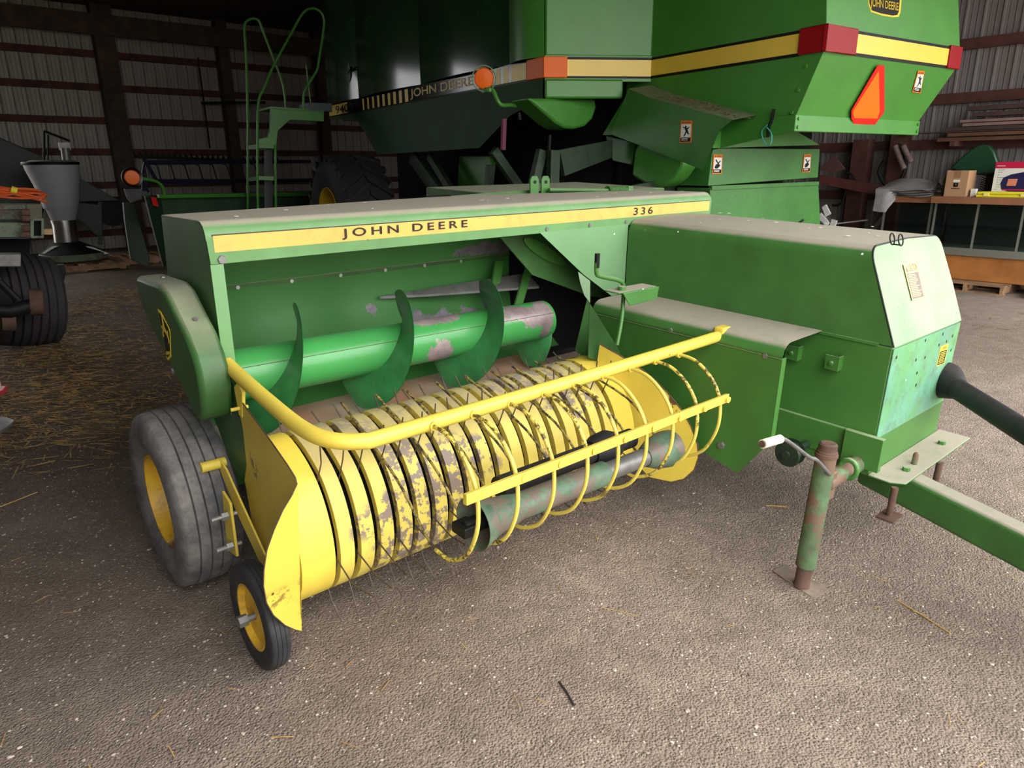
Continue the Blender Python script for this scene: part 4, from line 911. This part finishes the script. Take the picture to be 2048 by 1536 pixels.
for k in range(7):
    mb.tube([V((11.09,3.24-.0,zt+.03*k+.02)),V((11.09,3.08,zt+.03*k+.1))],.005,6); mb.tube([V((11.09,3.08,zt+.03*k+.02)),V((11.09,3.24,zt+.03*k+.1))],.005,6)
mb.box((11.085,3.07,zt+.28),(11.36,3.26,zt+.30)); mb.box((11.35,3.07,zt),(11.36,3.26,zt+.30)); part('lattice',mb,BLK,T)
solo('small_white_carton',MB().box((10.8,3.19,zt),(10.87,3.25,zt+.10)),WHT,FW,'small pale carton tucked behind the brown cardboard box','box',bevel=.003)
# green curved shield behind
q=[on(FW,x,y,0,11.45) for x,y in ((1925,348),(1900,336),(1925,312),(1945,296),(1962,289),(1978,291),(1988,302),(1996,325),(1998,352))]
solo('curved_shield',MB().prism(q,(.12,0,0)),paint('dark_green_shield',(36,74,48),.35,.1),FW,'dark green curved sheet shield leaning behind the boxes','machine shield',bevel=.02)
# tarp: folded sheet over the short case
mb=MB(); TP=paint('grey_tarp',(150,146,146),.35,.15,scale=6)
N=26; A=[]
for layer in range(4):
    off=.025*layer; rows=[]
    for j in range(9):
        u=j/8; y0=4.42-u*.72
        row=[]
        path=[(10.80-.06,-.20-.03*layer),(10.80-.07,-.08),(10.80-.05,.0),(10.84,.03),(10.95,.05+.05*u),(11.1,.07+.10*math.sin(math.pi*min(1,u*1.1))),(11.3,.05+.06*math.sin(math.pi*u))]
        for i,(x,z) in enumerate(path):
            zz=1.205+z+off+.012*math.sin(9*u+2*i+layer)
            if i<2 and u>.32: zz=max(zz,1.215+off); x=10.86+.02*i
            row.append(V((x-.01*layer,y0+.012*math.sin(i*2+layer),zz)))
        rows.append(row)
    for a_,b_ in zip(rows,rows[1:]): mb.ruled(a_,b_)
solo('folded_tarp',mb,TP,FW,'grey folded plastic tarp draped over the short display case','tarp',solid=.006,sharp=80)
# junk: lumber on brackets
rr=random.Random(11)
LM=[paint('lumber_dark',(74,54,50),.85,.2,grime=.4),paint('lumber_pink',(140,112,104),.85,.15),paint('lumber_brown',(104,70,50),.85,.2)]
lb=['weathered board at the top of the wall rack','dark plank lying on the wall rack above the boxes','reddish plank lowest in the wall rack','long thin pale board on the wall rack','short thick board on the wall rack, near its middle','dark thin slat sticking far left from the wall rack','brown plank at the front edge of the wall rack','greyish rough board in the upper half of the wall rack']
spec=[(2.6,3.66,.06,2.32,0),(2.6,3.58,.05,2.24,0),(2.2,4.0,.05,1.93,2),(2.2,3.74,.035,2.17,1),(2.4,3.9,.045,2.067,0),(2.4,4.5,.018,2.045,0),(2.2,3.86,.045,1.992,2),(2.4,3.7,.04,2.12,1)]
for (y0,y1,th,z,mi),l_ in zip(spec,lb):
    dxx=rr.uniform(0,.06); solo('lumber_board',MB().box((11.45+dxx,y0-.9,z),(11.60+dxx,y1,z+th)),LM[mi],FW,l_,'board','lumber on the wall rack',bevel=.003)
for y in (2.6,3.75): struct('trim_%d'%n,MB().box((11.35,y-.03,1.86),(11.82,y+.03,1.93)),WD,FW); n+=1
# junk left of the cases
q=on(FW,1640,350,0,11.3); r=on(FW,1765,372,0,11.3)
solo('rusty_beam',MB().prism([q,q+V((0,0,-.14)),r+V((0,0,-.14)),r],(.08,0,0)),paint('rust_red_beam',(92,44,38),.8,.25,grime=.4),FW,'long rust-red steel beam leaning along the wall beyond the combine','steel beam',bevel=.005)
q=[on(FW,x,y,0,11.4) for x,y in ((1640,335),(1667,312),(1690,338),(1668,346),(1640,340))]
solo('rusty_sheet',MB().prism(q,(.03,0,0)),paint('rust_sheet',(96,64,58),.8,.2),FW,'pointed rusty sheet panel standing above the rust-red beam','sheet metal')
for k,(pp,lab) in enumerate(((((1690,346),(1704,350),(1716,372),(1735,382)),'black hose draped over the rust-red beam'),(((1702,360),(1692,380),(1684,405),(1672,411),(1664,410)),'thin black cable hanging in a hook against the wall sheet'),(((1770,320),(1758,345),(1775,372),(1800,360),(1812,330),(1806,300),(1795,290)),'coil of black hose hanging on the wall post'))):
    solo('hose',MB().tube(bez([on(FW,x,y,0,11.5) for x,y in pp],6),.018 if k!=2 else .03,8),BLK,FW,lab,'hose')
for k,(a_,b_,lab) in enumerate((((1790,292),(1808,338),'pale grey rail end leaning beside the hose coil'),((1806,292),(1822,325),'short red-tipped rail end right of the hose coil'))):
    a=on(FW,a_[0],a_[1],0,11.3);b=on(FW,b_[0],b_[1],0,11.3); solo('leaning_rail',MB().cyl(a,b,.04,10),paint('grey_red_rail',(110,90,84),.7,.3),FW,lab,'rail')
for k,(a_,b_,lab) in enumerate((((1715,490),(1765,430),'dark plank leaning nearest the display cases'),((1730,498),(1765,458),'dark plank leaning below the other near the cases'))):
    a=on(FW,a_[0],a_[1],0,11.0);b=on(FW,b_[0],b_[1],0,11.3); d=(b-a); a=a-d*.9; solo('leaning_plank',MB().prism([a,a+V((0,.0,-.10)),b+V((0,0,-.10)),b],(.03,.0,0)),paint('dark_plank',(58,50,48),.85),FW,lab,'plank')
T=thing('paddle_tool',FW,tuple(on(FW,1668,450,0,10.9)),'grey pole tool with three white paddle ends leaning by the combine','tool')
a=on(FW,1645,430,0,10.9);b=on(FW,1668,448,0,10.9);c=on(FW,1735,440,0,11.2); part('pole',MB().cyl(b,c,.016,10),STEEL,T)
part('arm',MB().cyl(a,b,.03,10),STEEL,T)
for (x0,y0,x1,y1) in ((1655,425,1652,418),(1643,434,1652,444),(1668,446,1664,460)):
    p=on(FW,x0,y0,0,10.88);q=on(FW,x1,y1,0,10.88); d=(q-p).normalized(); s=V((0,-d.z,d.y))*.05; part('paddle',MB().prism([p+s-d*.05,p-s-d*.05,q-s*.8+d*.06,q+s*.8+d*.06],(-.03,0,0)),WHT,T,bevel=.01)
# big dark hook/rope clump behind
# ================================================================ LEFT SIDE
GH=paint('hopper_grey_plastic',(160,164,170),.5,.05,specks=.02,spc=(60,60,60)); OLD=paint('old_green_steel',(108,124,100),.7,.2,chips=.5,chipc=(98,84,74),dust=.6,dustc=(120,110,96)); STN=plain('polished_steel_cone',(190,190,190),.25,1)
hb=on(FW,168,519,2,.13)
def atd(x,y,ref): # same depth plane facing camera as ref (frame FW)
    c,d=sight(FW,1024,768); return onp(FW,x,y,ref,d.normalized())
hc=V((hb.x,hb.y,0))
def zat(y): return onp(FW,105,y,hc,V((hc.x,hc.y,0))).z
def rw(x0,x1,y): 
    nrm=V((hc.x,hc.y,0)); return (onp(FW,x1,y,hc,nrm)-onp(FW,x0,y,hc,nrm)).length/2
HP=thing('seed_hopper',FW,(hc.x,hc.y,.13),'grey plastic cone hopper on a steel stand with a round base','hopper')
zs=[zat(y) for y in (322,400,434,455,462,490,495,512)]
px=lambda x,y: onp(FW,x,y,hc,V((hc.x,hc.y,0)))
cx0=px(128,490); hc2=V((cx0.x,cx0.y,0))
top=px(101,325); lean=(V((top.x,top.y,0))-hc2)
def ring(prof):
    return prof
o0=V((hc2.x,hc2.y,0)); axv=V((lean.x,lean.y,0))
k_=[(0.72,325),(0.66,352),(0.60,385),(.555,412)]
def conic(name,rows,mat,par,solid=.01,label=None,n=36):
    mb=MB(); R_=[]
    for xl,xr,y in rows:
        a=px(xl,y); b=px(xr,y); c=(a+b)/2; r=(b-a).length/2; R_.append([V((c.x+r*math.cos(2*math.pi*k/n),c.y+r*math.sin(2*math.pi*k/n),c.z)) for k in range(n+1)])
    for a,b in zip(R_,R_[1:]): mb.ruled(a,b)
    return part(name,mb,mat,par,label,solid=solid)
conic('cone',[(44,157,326),(50,158,340),(66,159,368),(67,158.5,370),(86,157,414),(87,156,416),(92,155,419),(102,152,440)],GH,HP,label='grey tapering plastic hopper')
conic('rim_band',[(43,157.5,324),(43.5,158,330)],BLK,HP,solid=.03)
conic('lid',[(60,150,321),(50,155,325)],OLD,HP)
conic('steel_neck',[(100,152,440),(104,153,450),(108,158,484)],STN,HP,label='polished steel neck')
conic('stand_skirt',[(105,158,484),(78,212,505)],DK,HP); conic('stand_ring',[(78,214,505),(76,216,518)],OLD,HP,solid=.02)
mb=MB()
for k,(x0,x1) in enumerate(((112,92),(124,118),(134,140),(146,165),(154,190))): mb.tube([px(x0,484)+V((0,-.1,0)),px(x1,506)+V((0,-.2,0))],.012,6)
part('stand_rods',mb,STEEL,HP)
for q,l_ in ((((80,505),(100,490),(112,490),(92,507)),'white plate'),(((165,490),(180,492),(212,505),(190,507)),'white plate')): part('side_plate',MB().prism([px(x,y)+V((0,-.25,0)) for x,y in q],(0,.02,0)),WHT,HP)
mb=MB().tube([px(88,325),px(88,262)],.02,8); mb.tube([px(88,262),px(140,282)],.02,8); mb.tube([px(96,325),px(96,270)],.015,8); part('pump_post',mb,BLK,HP)
mb=MB().cyl(px(134,325),px(130,296),.07,14); mb.box(tuple(px(120,300)),tuple(px(140,285)+V((0,.1,0)))); part('motor',mb,STEEL,HP)
bp_=px(165,528); pallet(FW,(hc2.x+.1,hc2.y-.2,0),1.3,1.3,'wooden pallet beneath the round base of the grey hopper')
pallet(FW,(hc2.x+1.35,hc2.y+.1,0),1.1,1.1,'worn wooden pallet to the right of the grey hopper base')
# planter tool bar at the left edge
g0=on(FW,60,690,2,0)
def tb(x,y): return onp(FW,x,y,g0,V((g0.x,g0.y,0)))
def tb2(x,y,d=0): 
    p=V((g0.x,g0.y,0)); nrm=p.normalized(); return onp(FW,x,y,g0+nrm*d,nrm)
PLN=thing('planter_toolbar',FW,tuple(g0),'weathered green implement toolbar with a ribbed tyre at the left wall','implement')
ctr=tb2(52,603,.0); rgt=(tb2(90,603)-tb2(10,603)).normalized(); fw_=V((ctr.x,ctr.y,0)).normalized()
Rt=(tb2(50,515)-tb2(50,695)).length/2
pr=[(-.25,Rt*.6),(-.27,Rt*.85)]
for k in range(7):
    x=-.24+.48*k/7; f=lambda q: Rt*(1-.05*abs(q/.25)**2.5); pr+=[(x+.01,f(x)),(x+.055,f(x+.055)),(x+.058,f(x)-.018),(x+.068,f(x)-.018)]
pr+=[(.27,Rt*.85),(.25,Rt*.6)]
wc=tb2(50,605,.0); wc.z=Rt
ax_=(rgt+fw_*.18).normalized()
part('ribbed_tire',MB().lathe(pr,wc,ax_,48),RUBC,PLN,label='dusty ribbed tyre'); part('wheel_rim',MB().lathe([(-.2,Rt*.6),(0,.001)],wc,ax_,24),BLK,PLN); part('wheel_rim',MB().lathe([(.2,Rt*.6),(0,.001)],wc,ax_,24),BLK,PLN)
def bx2(x0,y0,x1,y1,d0,d1,name,mat,lab=None,bev=.008,par=PLN):
    p=[tb2(x,y,d0) for x,y in ((x0,y0),(x1,y0),(x1,y1),(x0,y1))]
    return part(name,MB().prism(p,fw_*(d1-d0)),mat,par,lab,bevel=bev)
bx2(-30,445,66,475,-.25,.0,'main_beam',OLD,'pale green square tube'); bx2(-30,420,62,440,.0,.25,'rear_beam',OLD)
bx2(-30,408,60,420,.1,.3,'upper_beam',OLD)
bx2(52,408,84,440,-.3,-.1,'beam_clamp',paint('rusty_olive',(96,92,76),.8,.2,grime=.5)); bx2(60,440,68,475,-.3,-.24,'end_collar',OLD); bx2(64,437,88,442,-.3,-.24,'end_collar',OLD); bx2(82,440,88,475,-.3,-.24,'end_collar',OLD); bx2(62,472,88,477,-.3,-.24,'end_collar',OLD); bx2(68,443,82,472,-.25,-.23,'tube_mouth',DK)
bx2(-20,508,42,534,-.75,-.6,'bracket_plate',STEEL); mb=MB().tube([tb2(-5,560,-.9),tb2(36,600,-.9)],.03,8); mb.tube([tb2(-10,620,-.85),tb2(20,622,-.85),tb2(60,612,-.8)],.06,12); part('axle_arm',mb,BLK,PLN)
mb=MB()
for y in (437,457,470,425):
    mb.cyl(tb2(44,y,-.32),tb2(60,y,-.32),.03,8)
part('clamp_bolt',mb,RUST,PLN)
bx2(86,458,106,470,-.2,-.1,'wooden_wedge',paint('wedge_wood',(170,140,100),.8)); bx2(-30,478,60,560,.1,.3,'row_unit',DK)
for k,(x,yy,r) in enumerate(((18,640,.1),(72,604,.12))): part('hub',MB().lathe([(-.05,.001),(-.05,r),(.05,r),(.05,.001)],tb2(x,yy,-.75),rgt,16),RUST,PLN)
mb=MB().box((-.3,-.2,0),(.3,.2,.12)); 
c_=tb2(95,560,.9); part('gauge_frame',MB().prism([tb2(x,y,.6) for x,y in ((80,535),(130,530),(132,545),(124,580),(112,580),(112,556),(84,556))],fw_*.2),BLK,PLN,bevel=.01)
# extension cord heap
mb=MB(); rr=random.Random(4); P=[]
cc_=tb2(6,402,.05)
for k in range(110):
    t=k*.33; P.append(cc_+rgt*(.32*math.cos(t)*(1+.12*math.sin(k*.7)))+fw_*(.16*math.sin(t))+V((0,0,.04+.035*math.sin(t*1.7)+.0006*k)))
mb.tube(P,.011,6); CRD=thing('extension_cord',FW,tuple(cc_),'orange extension cord coiled on the old implement beam','cord')
part('cord',mb,plain('cord_orange',(196,84,40),.5),CRD); part('plug',MB().cyl(tb2(22,379,-.1),tb2(34,383,-.1),.035,10),plain('plug_yellow',(220,190,50),.5),CRD)
# dark green machine behind the hopper, far left
fg=V((g0.x,g0.y,0)).normalized()
def far(x,y,D): return onp(FW,x,y,fg*D,fg)
DG=paint('dark_green_machine',(22,46,26),.5,.15,dust=.3)
M1=thing('grain_drill',FW,tuple(far(40,500,16.6).xy)+(0,),'dark green sloping-topped machine half hidden behind the grey hopper','implement')
part('hopper_body',MB().prism([far(x,y,16.6) for x,y in ((-60,262),(0,275),(85,312),(92,330),(88,420),(70,480),(-60,480))],fg*.4),DG,M1,bevel=.02)
part('skid',MB().prism([far(x,y,16.5) for x,y in ((-60,470),(60,470),(60,500),(-60,500))],fg*.4),BLK,M1)
M2=thing('green_side_box',FW,tuple(far(190,497,16.8).xy)+(0,),'dark green steel box behind and right of the grey hopper','implement')
part('box_body',MB().prism([far(x,y,16.8) for x,y in ((150,405),(204,410),(205,470),(196,472),(160,440),(150,438))],fg*.6),DG,M2,bevel=.01)
part('upper_frame',MB().prism([far(x,y,16.9) for x,y in ((155,355),(188,372),(240,402),(150,404))],fg*.4),DG,M2,bevel=.01)
part('support',MB().prism([far(x,y,17.0) for x,y in ((196,400),(204,400),(206,490),(196,490))],fg*.1),DG,M2)
part('pulley',MB().lathe([(-.05,.001),(-.05,.28),(.05,.28),(.05,.001)],far(224,425,17.1),fg,28),BLK,M2)
# grain header (platform and reel) behind the baler
GHd=thing('grain_header',FW,tuple(far(300,535,11.3).xy)+(0,),'green grain header with bat reel and red reflector behind the baler','combine header')
def gp(x,y,D=13.6): return far(x,y,D-2.3+max(0,(x-290))/330*2.3)
part('end_sheet',MB().prism([gp(x,y) for x,y in ((290,392),(322,396),(330,440),(342,535),(328,535),(310,470))],fg*.12),DG,GHd,bevel=.01,label='dark green end divider')
part('reflector',MB().prism([gp(x,y,13.57) for x,y in ((302,395),(312,395),(317,413),(306,411))],-fg*.01),RED,GHd,label='red reflector')
part('back_beam',MB().prism([gp(x,y,13.7) for x,y in ((318,389),(620,384),(620,392),(320,397))],fg*.2),CG,GHd,bevel=.01)
part('back_sheet',MB().prism([gp(x,y,13.9) for x,y in ((320,396),(620,392),(620,440),(325,450))],fg*.05),paint('old_green_dark_sheet',(52,78,56),.6,.2),GHd)
part('lower_divider',MB().prism([gp(x,y,15.0) for x,y in ((247,405),(270,408),(300,520),(296,534),(262,520),(250,440))],fg*.15),DG,GHd,bevel=.01)
part('divider_shield',MB().prism([gp(x,y,14.0) for x,y in ((249,378),(282,378),(284,398),(262,405),(255,396))],fg*.1),paint('grey_shield',(60,58,60),.6),GHd)
fa=gp(302,390,13.5); FLA=part('lamp_arm',MB().tube(bez([gp(329,389),gp(326,375),gp(315,364),gp(298,359),gp(280,357)],4),.022,8),CG,GHd)
lc_=gp(264,355,13.5); part('amber_lamp',MB().lathe([(0,.001),(0,.10),(.02,.09),(.03,.001)],lc_,-fg,20),AMB,FLA,label='round amber lamp'); part('lamp_ring',MB().lathe([(-.08,.10),(-.02,.13),(.05,.13)],lc_,-fg,20),BLK,FLA,solid=.006)
REEL=plain('reel_blue_black',(30,30,48),.4); mb=MB()
for y in (325,363): mb.tube([gp(288,y,15.0),gp(620,y-2,15.0)],.035,8)
mb.tube([gp(310,366,14.9),gp(560,364,14.9)],.02,8)
for k in range(9):
    x=305+k*28; mb.tube([gp(x,328,15.0),gp(x+8,330,15.0),gp(x+18,362,15.0)],.012,6)
part('reel_bats',mb,REEL,GHd)
mb=MB().prism([gp(x,y,14.9) for x,y in ((288,320),(284,345),(284,382),(296,382),(294,350))],fg*.05); mb.tube([gp(288,318,14.9),gp(312,360,14.9)],.03,8); mb.tube([gp(286,366,14.9),gp(297,384,14.9)],.02,8); part('reel_end',mb,REEL,GHd)
mb=MB()
for k in range(24): x=240+k*11; mb.tube([gp(x,308,17.2),gp(x+4,316,17.2)],.03,4)
# sickle bar stored on the wall girt
kb=on(FW,238,309,1,YBK-.14); ke=on(FW,560,322,1,YBK-.14); 
m_=MB().prism([kb,ke,ke+V((0,0,-.06)),kb+V((0,0,-.06))],(0,.02,0))
for k in range(30):
    p=kb.lerp(ke,(k+.5)/30); m_.prism([p+V((-.04,0,0)),p+V((.04,0,0)),p+V((0,-.0,.10))],(0,.01,0))
solo('sickle_bar',m_,BLK,FW,'long toothed sickle bar stored along the lowest visible back wall girt','sickle bar')
a=on(FW,396,115,1,YBK-.2); b=on(FW,420,296,1,YBK-.12); solo('long_rod',MB().tube([a,b],.018,6),BLK,FW,'thin dark rod hanging on the back wall near its middle post','rod')
a=on(FW,403,206,1,YBK-.4); b=on(FW,530,205,1,YBK-.5); solo('crossbar_pipe',MB().tube([a,b],.03,8),BLK,FW,'dark horizontal pipe fixed by the second back wall post','pipe')
# left edge pieces
a=on(FW,0,770,2,.25)
q=[on(FW,x,y,2,.22) for x,y in ((-60,700),(-2,752),(4,772),(14,771),(6,780),(-60,812))]
solo('red_implement_corner',MB().prism(q,(0,0,-.03)),paint('implement_red',(190,50,60),.5),FW,'red sheet corner poking in at the left edge','implement',bevel=.004)
q=[on(FW,x,y,2,.03) for x,y in ((-60,828),(14,834),(30,840),(22,848),(-60,905))]
solo('grey_plate',MB().prism(q,(0,0,-.02)),STEEL,FW,'grey dusty metal plate tip on the ground at the left edge','metal plate',bevel=.004)
SKY=5.0; EXPO=0.72
# ================================================================ GROUND
def gz(x,y):
    z=.03*math.exp(-(((x+.852)/.35)**2+((y-2.01)/.35)**2))
    j=FB@jf; z+= (j.z-.004)*math.exp(-(((x-j.x)/.8)**2+((y-j.y)/.8)**2))
    return z
def ground_mat():
    t=NT('dirt_floor')
    n1=t.noise(.55,4,.55); n2=t.noise(7,8,.7,off=2); n3=t.noise(48,6,.8,off=5)
    c=t.mix(t.ramp(n1,.35,.65),lin((148,130,115)),lin((182,164,148)))
    c=t.mix(t.ramp(n2,.35,.7,0,.55),c,lin((88,75,66)))
    # browner and darker towards the far left
    sep=t.n('ShaderNodeSeparateXYZ'); t.l(t.tc.outputs['Object'],sep.inputs[0])
    far_=t.math('ADD',t.math('MULTIPLY',sep.outputs[0],-.62),t.math('MULTIPLY',sep.outputs[1],.55))
    fm=t.math('MULTIPLY',t.ramp(far_,1.0,3.6),t.ramp(t.noise(1.3,5,.7,off=8),.3,.6,.55,1))
    c=t.mix(fm,c,lin((92,72,54)))
    gm=t.ramp(t.math('SUBTRACT',t.math('MULTIPLY',sep.outputs[0],.8),t.math('MULTIPLY',sep.outputs[1],.25)),-.2,2.2,0,.2)  # brighter daylight at the near right put into the dirt colour
    c=t.mix(gm,c,lin((186,170,154)))
    v=t.vor(120,3); s2=t.n('ShaderNodeSeparateColor'); t.l(v.outputs['Color'],s2.inputs[0])
    m=t.math('MULTIPLY',t.ramp(v.outputs['Distance'],.42,.30),t.ramp(s2.outputs[0],.62,.64)); pc=t.mix(s2.outputs[1],lin((170,154,136)),lin((100,86,76)))
    c=t.mix(t.ramp(t.noise(170,3,.7,off=6),.38,.62,.3,0),c,lin((78,64,52)))
    c=t.mix(m,c,pc)
    v2=t.vor(60,9); s3=t.n('ShaderNodeSeparateColor'); t.l(v2.outputs['Color'],s3.inputs[0])
    m2=t.math('MULTIPLY',t.ramp(v2.outputs['Distance'],.26,.2),t.ramp(s3.outputs[0],.90,.91)); c=t.mix(m2,c,lin((196,188,174)))
    t.l(c,t.b.inputs['Base Color']); t.b.inputs['Roughness'].default_value=.95
    h=t.math('ADD',t.math('MULTIPLY',n3,.5),t.math('ADD',t.math('MULTIPLY',n2,1.2),t.math('MULTIPLY',m,.6)))
    h=t.math('SUBTRACT',h,t.math('MULTIPLY',v.outputs['Distance'],.5)); t.bump(h,1.0,.022); return t.m
GM=ground_mat()
mb=MB()
xs=[-40,-24,-14,-9,-7]+[-6+12*i/90 for i in range(91)]+[7,9,14,24,40]; ysr=[-40,-20,-8,-3]+[8*i/70 for i in range(71)]+[9,11,15,22,40]
for y in ysr:
    for x in xs: mb.v.append(V((x,y,gz(x,y))))
nx=len(xs)
for j in range(len(ysr)-1):
    for i in range(nx-1): a=j*nx+i; mb.f.append((a,a+1,a+nx+1,a+nx))
o=finish('floor',mb,GM,I4); props(o,None,None,None,'structure')
if o.data.polygons[0].normal.z<0: o.data.flip_normals()
# pebbles, straw
t=NT('pebbles'); n_=t.vor(90); s_=t.n('ShaderNodeSeparateColor'); t.l(n_.outputs['Color'],s_.inputs[0]); t.l(t.mix(t.ramp(s_.outputs[0],.2,.95),lin((98,86,78)),lin((196,182,168))),t.b.inputs['Base Color']); t.b.inputs['Roughness'].default_value=.85; PBM=t.m; mb=MB()
rr=random.Random(21)
def scatter_pt(near=True):
    while True:
        x=rr.uniform(-3.0,4.0); y=rr.uniform(1.1,6.5)
        if rr.random()<min(1,(2.6/max(y,.1))**1.6): return x,y
ico=[(0,0,1),(.89,0,.45),(.28,.85,.45),(-.72,.53,.45),(-.72,-.53,.45),(.28,-.85,.45),(.72,.53,-.2),(-.28,.85,-.2),(-.89,0,-.2),(-.28,-.85,-.2),(.72,-.53,-.2)]
icf=[(0,1,2),(0,2,3),(0,3,4),(0,4,5),(0,5,1),(1,6,2),(2,7,3),(3,8,4),(4,9,5),(5,10,1),(2,6,7),(3,7,8),(4,8,9),(5,9,10),(1,10,6)]
for mi,cnt,(r0,r1) in ((0,9000,(.0012,.0045)),(1,14000,(.0018,.0065)),(2,900,(.003,.010))):
    for k in range(cnt):
        x,y=scatter_pt(); r=r0+(r1-r0)*rr.random()**3; a=rr.uniform(0,6.28); sx=rr.uniform(.7,1.4); ca,sa=math.cos(a),math.sin(a); z=gz(x,y)
        mb.add([V((x+r*(p[0]*sx*ca-p[1]*sa),y+r*(p[0]*sx*sa+p[1]*ca),z+r*.55*p[2]+r*.1)) for p in ico],icf)
solo('gravel',mb,PBM,I4,'loose mixed gravel scattered over the dirt floor','gravel',kind='stuff',sharp=20)
ST1=plain('straw_gold',(172,138,84),.8); ST2=plain('straw_dull',(122,98,66),.85)
def straw(cnt,box,mat,lab,l0,l1,w=.0022,clump=None):
    mb=MB()
    for k in range(cnt):
        x=rr.uniform(box[0],box[1]); y=rr.uniform(box[2],box[3])
        if clump and rr.random()<.6:
            cx,cy=clump[int(rr.random()*len(clump))]; x=rr.gauss(cx,.5); y=rr.gauss(cy,.35)
        a=rr.gauss(-.25,.55) if rr.random()<.7 else rr.uniform(0,3.14); L=rr.uniform(l0,l1); d=V((math.cos(a),math.sin(a),0))*L/2; s=V((-d.y,d.x,0)).normalized()*w*rr.uniform(.6,1.4)
        z=gz(x,y)+rr.uniform(.001,.012); p=V((x,y,z)); t=rr.uniform(-.004,.004)
        q=[p-d-s,p+d-s+V((0,0,t)),p+d+s+V((0,0,t)),p-d+s]
        mb.add(q+[v+V((0,0,.0015)) for v in q],[(3,2,1,0),(4,5,6,7),(0,1,5,4),(1,2,6,5),(2,3,7,6),(3,0,4,7)])
    solo('loose_straw',mb,mat,I4,lab,'straw',kind='stuff')
cl=[(-4.2,6.2),(-4.8,7.2),(-3.6,5.2),(-5.6,8.6),(-3.2,4.4),(-5.0,9.8)]
t=NT('straw_mixed'); n_=t.noise(11,3,.6); t.l(t.mix(t.ramp(n_,.42,.58),lin((112,90,62)),lin((172,138,84))),t.b.inputs['Base Color']); t.b.inputs['Roughness'].default_value=.85
straw(7600,(-8.5,-1.6,3.6,15.5),t.m,'golden and brown loose straw strewn over the dark left half of the floor',.04,.20,.004,cl)
straw(70,(-2.5,3.2,1.3,4.0),ST1,'few thin straws lying on the open foreground dirt',.02,.07,.0011)
straw(400,(4.2,7.0,4.5,7.8),ST2,'straw bits on the floor before the display cases',.03,.12,.003)
def gp_(x,y): return on(I4,x,y,2,0)
for (a,b),r,m,l_ in ((((1118,1361),(1148,1409)),.0035,plain('twig_dark',(52,44,40),.9),'dark straight twig on the bare dirt in the foreground'),(((1800,1172),(1905,1243)),.003,ST1,'longest golden straw, right of the jack foot plate'),(((1203,1205),(1280,1219)),.0015,ST1,'thin golden straw below the yellow guard rods'),(((1533,997),(1578,1000)),.0035,ST1,'short flat straw left of the jack tube'),(((0,1015),(75,985)),.003,ST1,'pale straw at the left edge of the dirt'),(((692,1343),(704,1331)),.003,ST2,'short pale stub of straw below the gauge wheel'),(((762,1387),(778,1366)),.003,ST2,'short stub of straw in the lower middle dirt')):
    A=gp_(*a);B=gp_(*b); A.z=gz(A.x,A.y)+r; B.z=gz(B.x,B.y)+r
    solo('twig' if 'twig' in l_ else 'straw_stalk',MB().tube([A,A.lerp(B,.5)+V((.002,.004,0)),B],r,6),m,I4,l_,'twig' if 'twig' in l_ else 'straw')
# ================================================================ LIGHT
w=bpy.data.worlds.new('overcast_sky'); w.use_nodes=True; S.world=w; nt=w.node_tree; bg=nt.nodes['Background']
tc=nt.nodes.new('ShaderNodeTexCoord'); sp=nt.nodes.new('ShaderNodeSeparateXYZ'); nt.links.new(tc.outputs['Generated'],sp.inputs[0])
mr=nt.nodes.new('ShaderNodeMapRange'); mr.inputs[1].default_value=-.02; mr.inputs[2].default_value=1.0; nt.links.new(sp.outputs[2],mr.inputs[0])
mx=nt.nodes.new('ShaderNodeMix'); mx.data_type='RGBA'; nt.links.new(mr.outputs[0],mx.inputs[0]); mx.inputs[6].default_value=(.42,.42,.415,1); mx.inputs[7].default_value=(1.34,1.34,1.33,1); nt.links.new(mx.outputs[2],bg.inputs[0]); bg.inputs[1].default_value=SKY
S.view_settings.view_transform='Standard'; S.view_settings.look='None'; S.view_settings.gamma=1; S.view_settings.exposure=EXPO; S.view_settings.use_curve_mapping=False
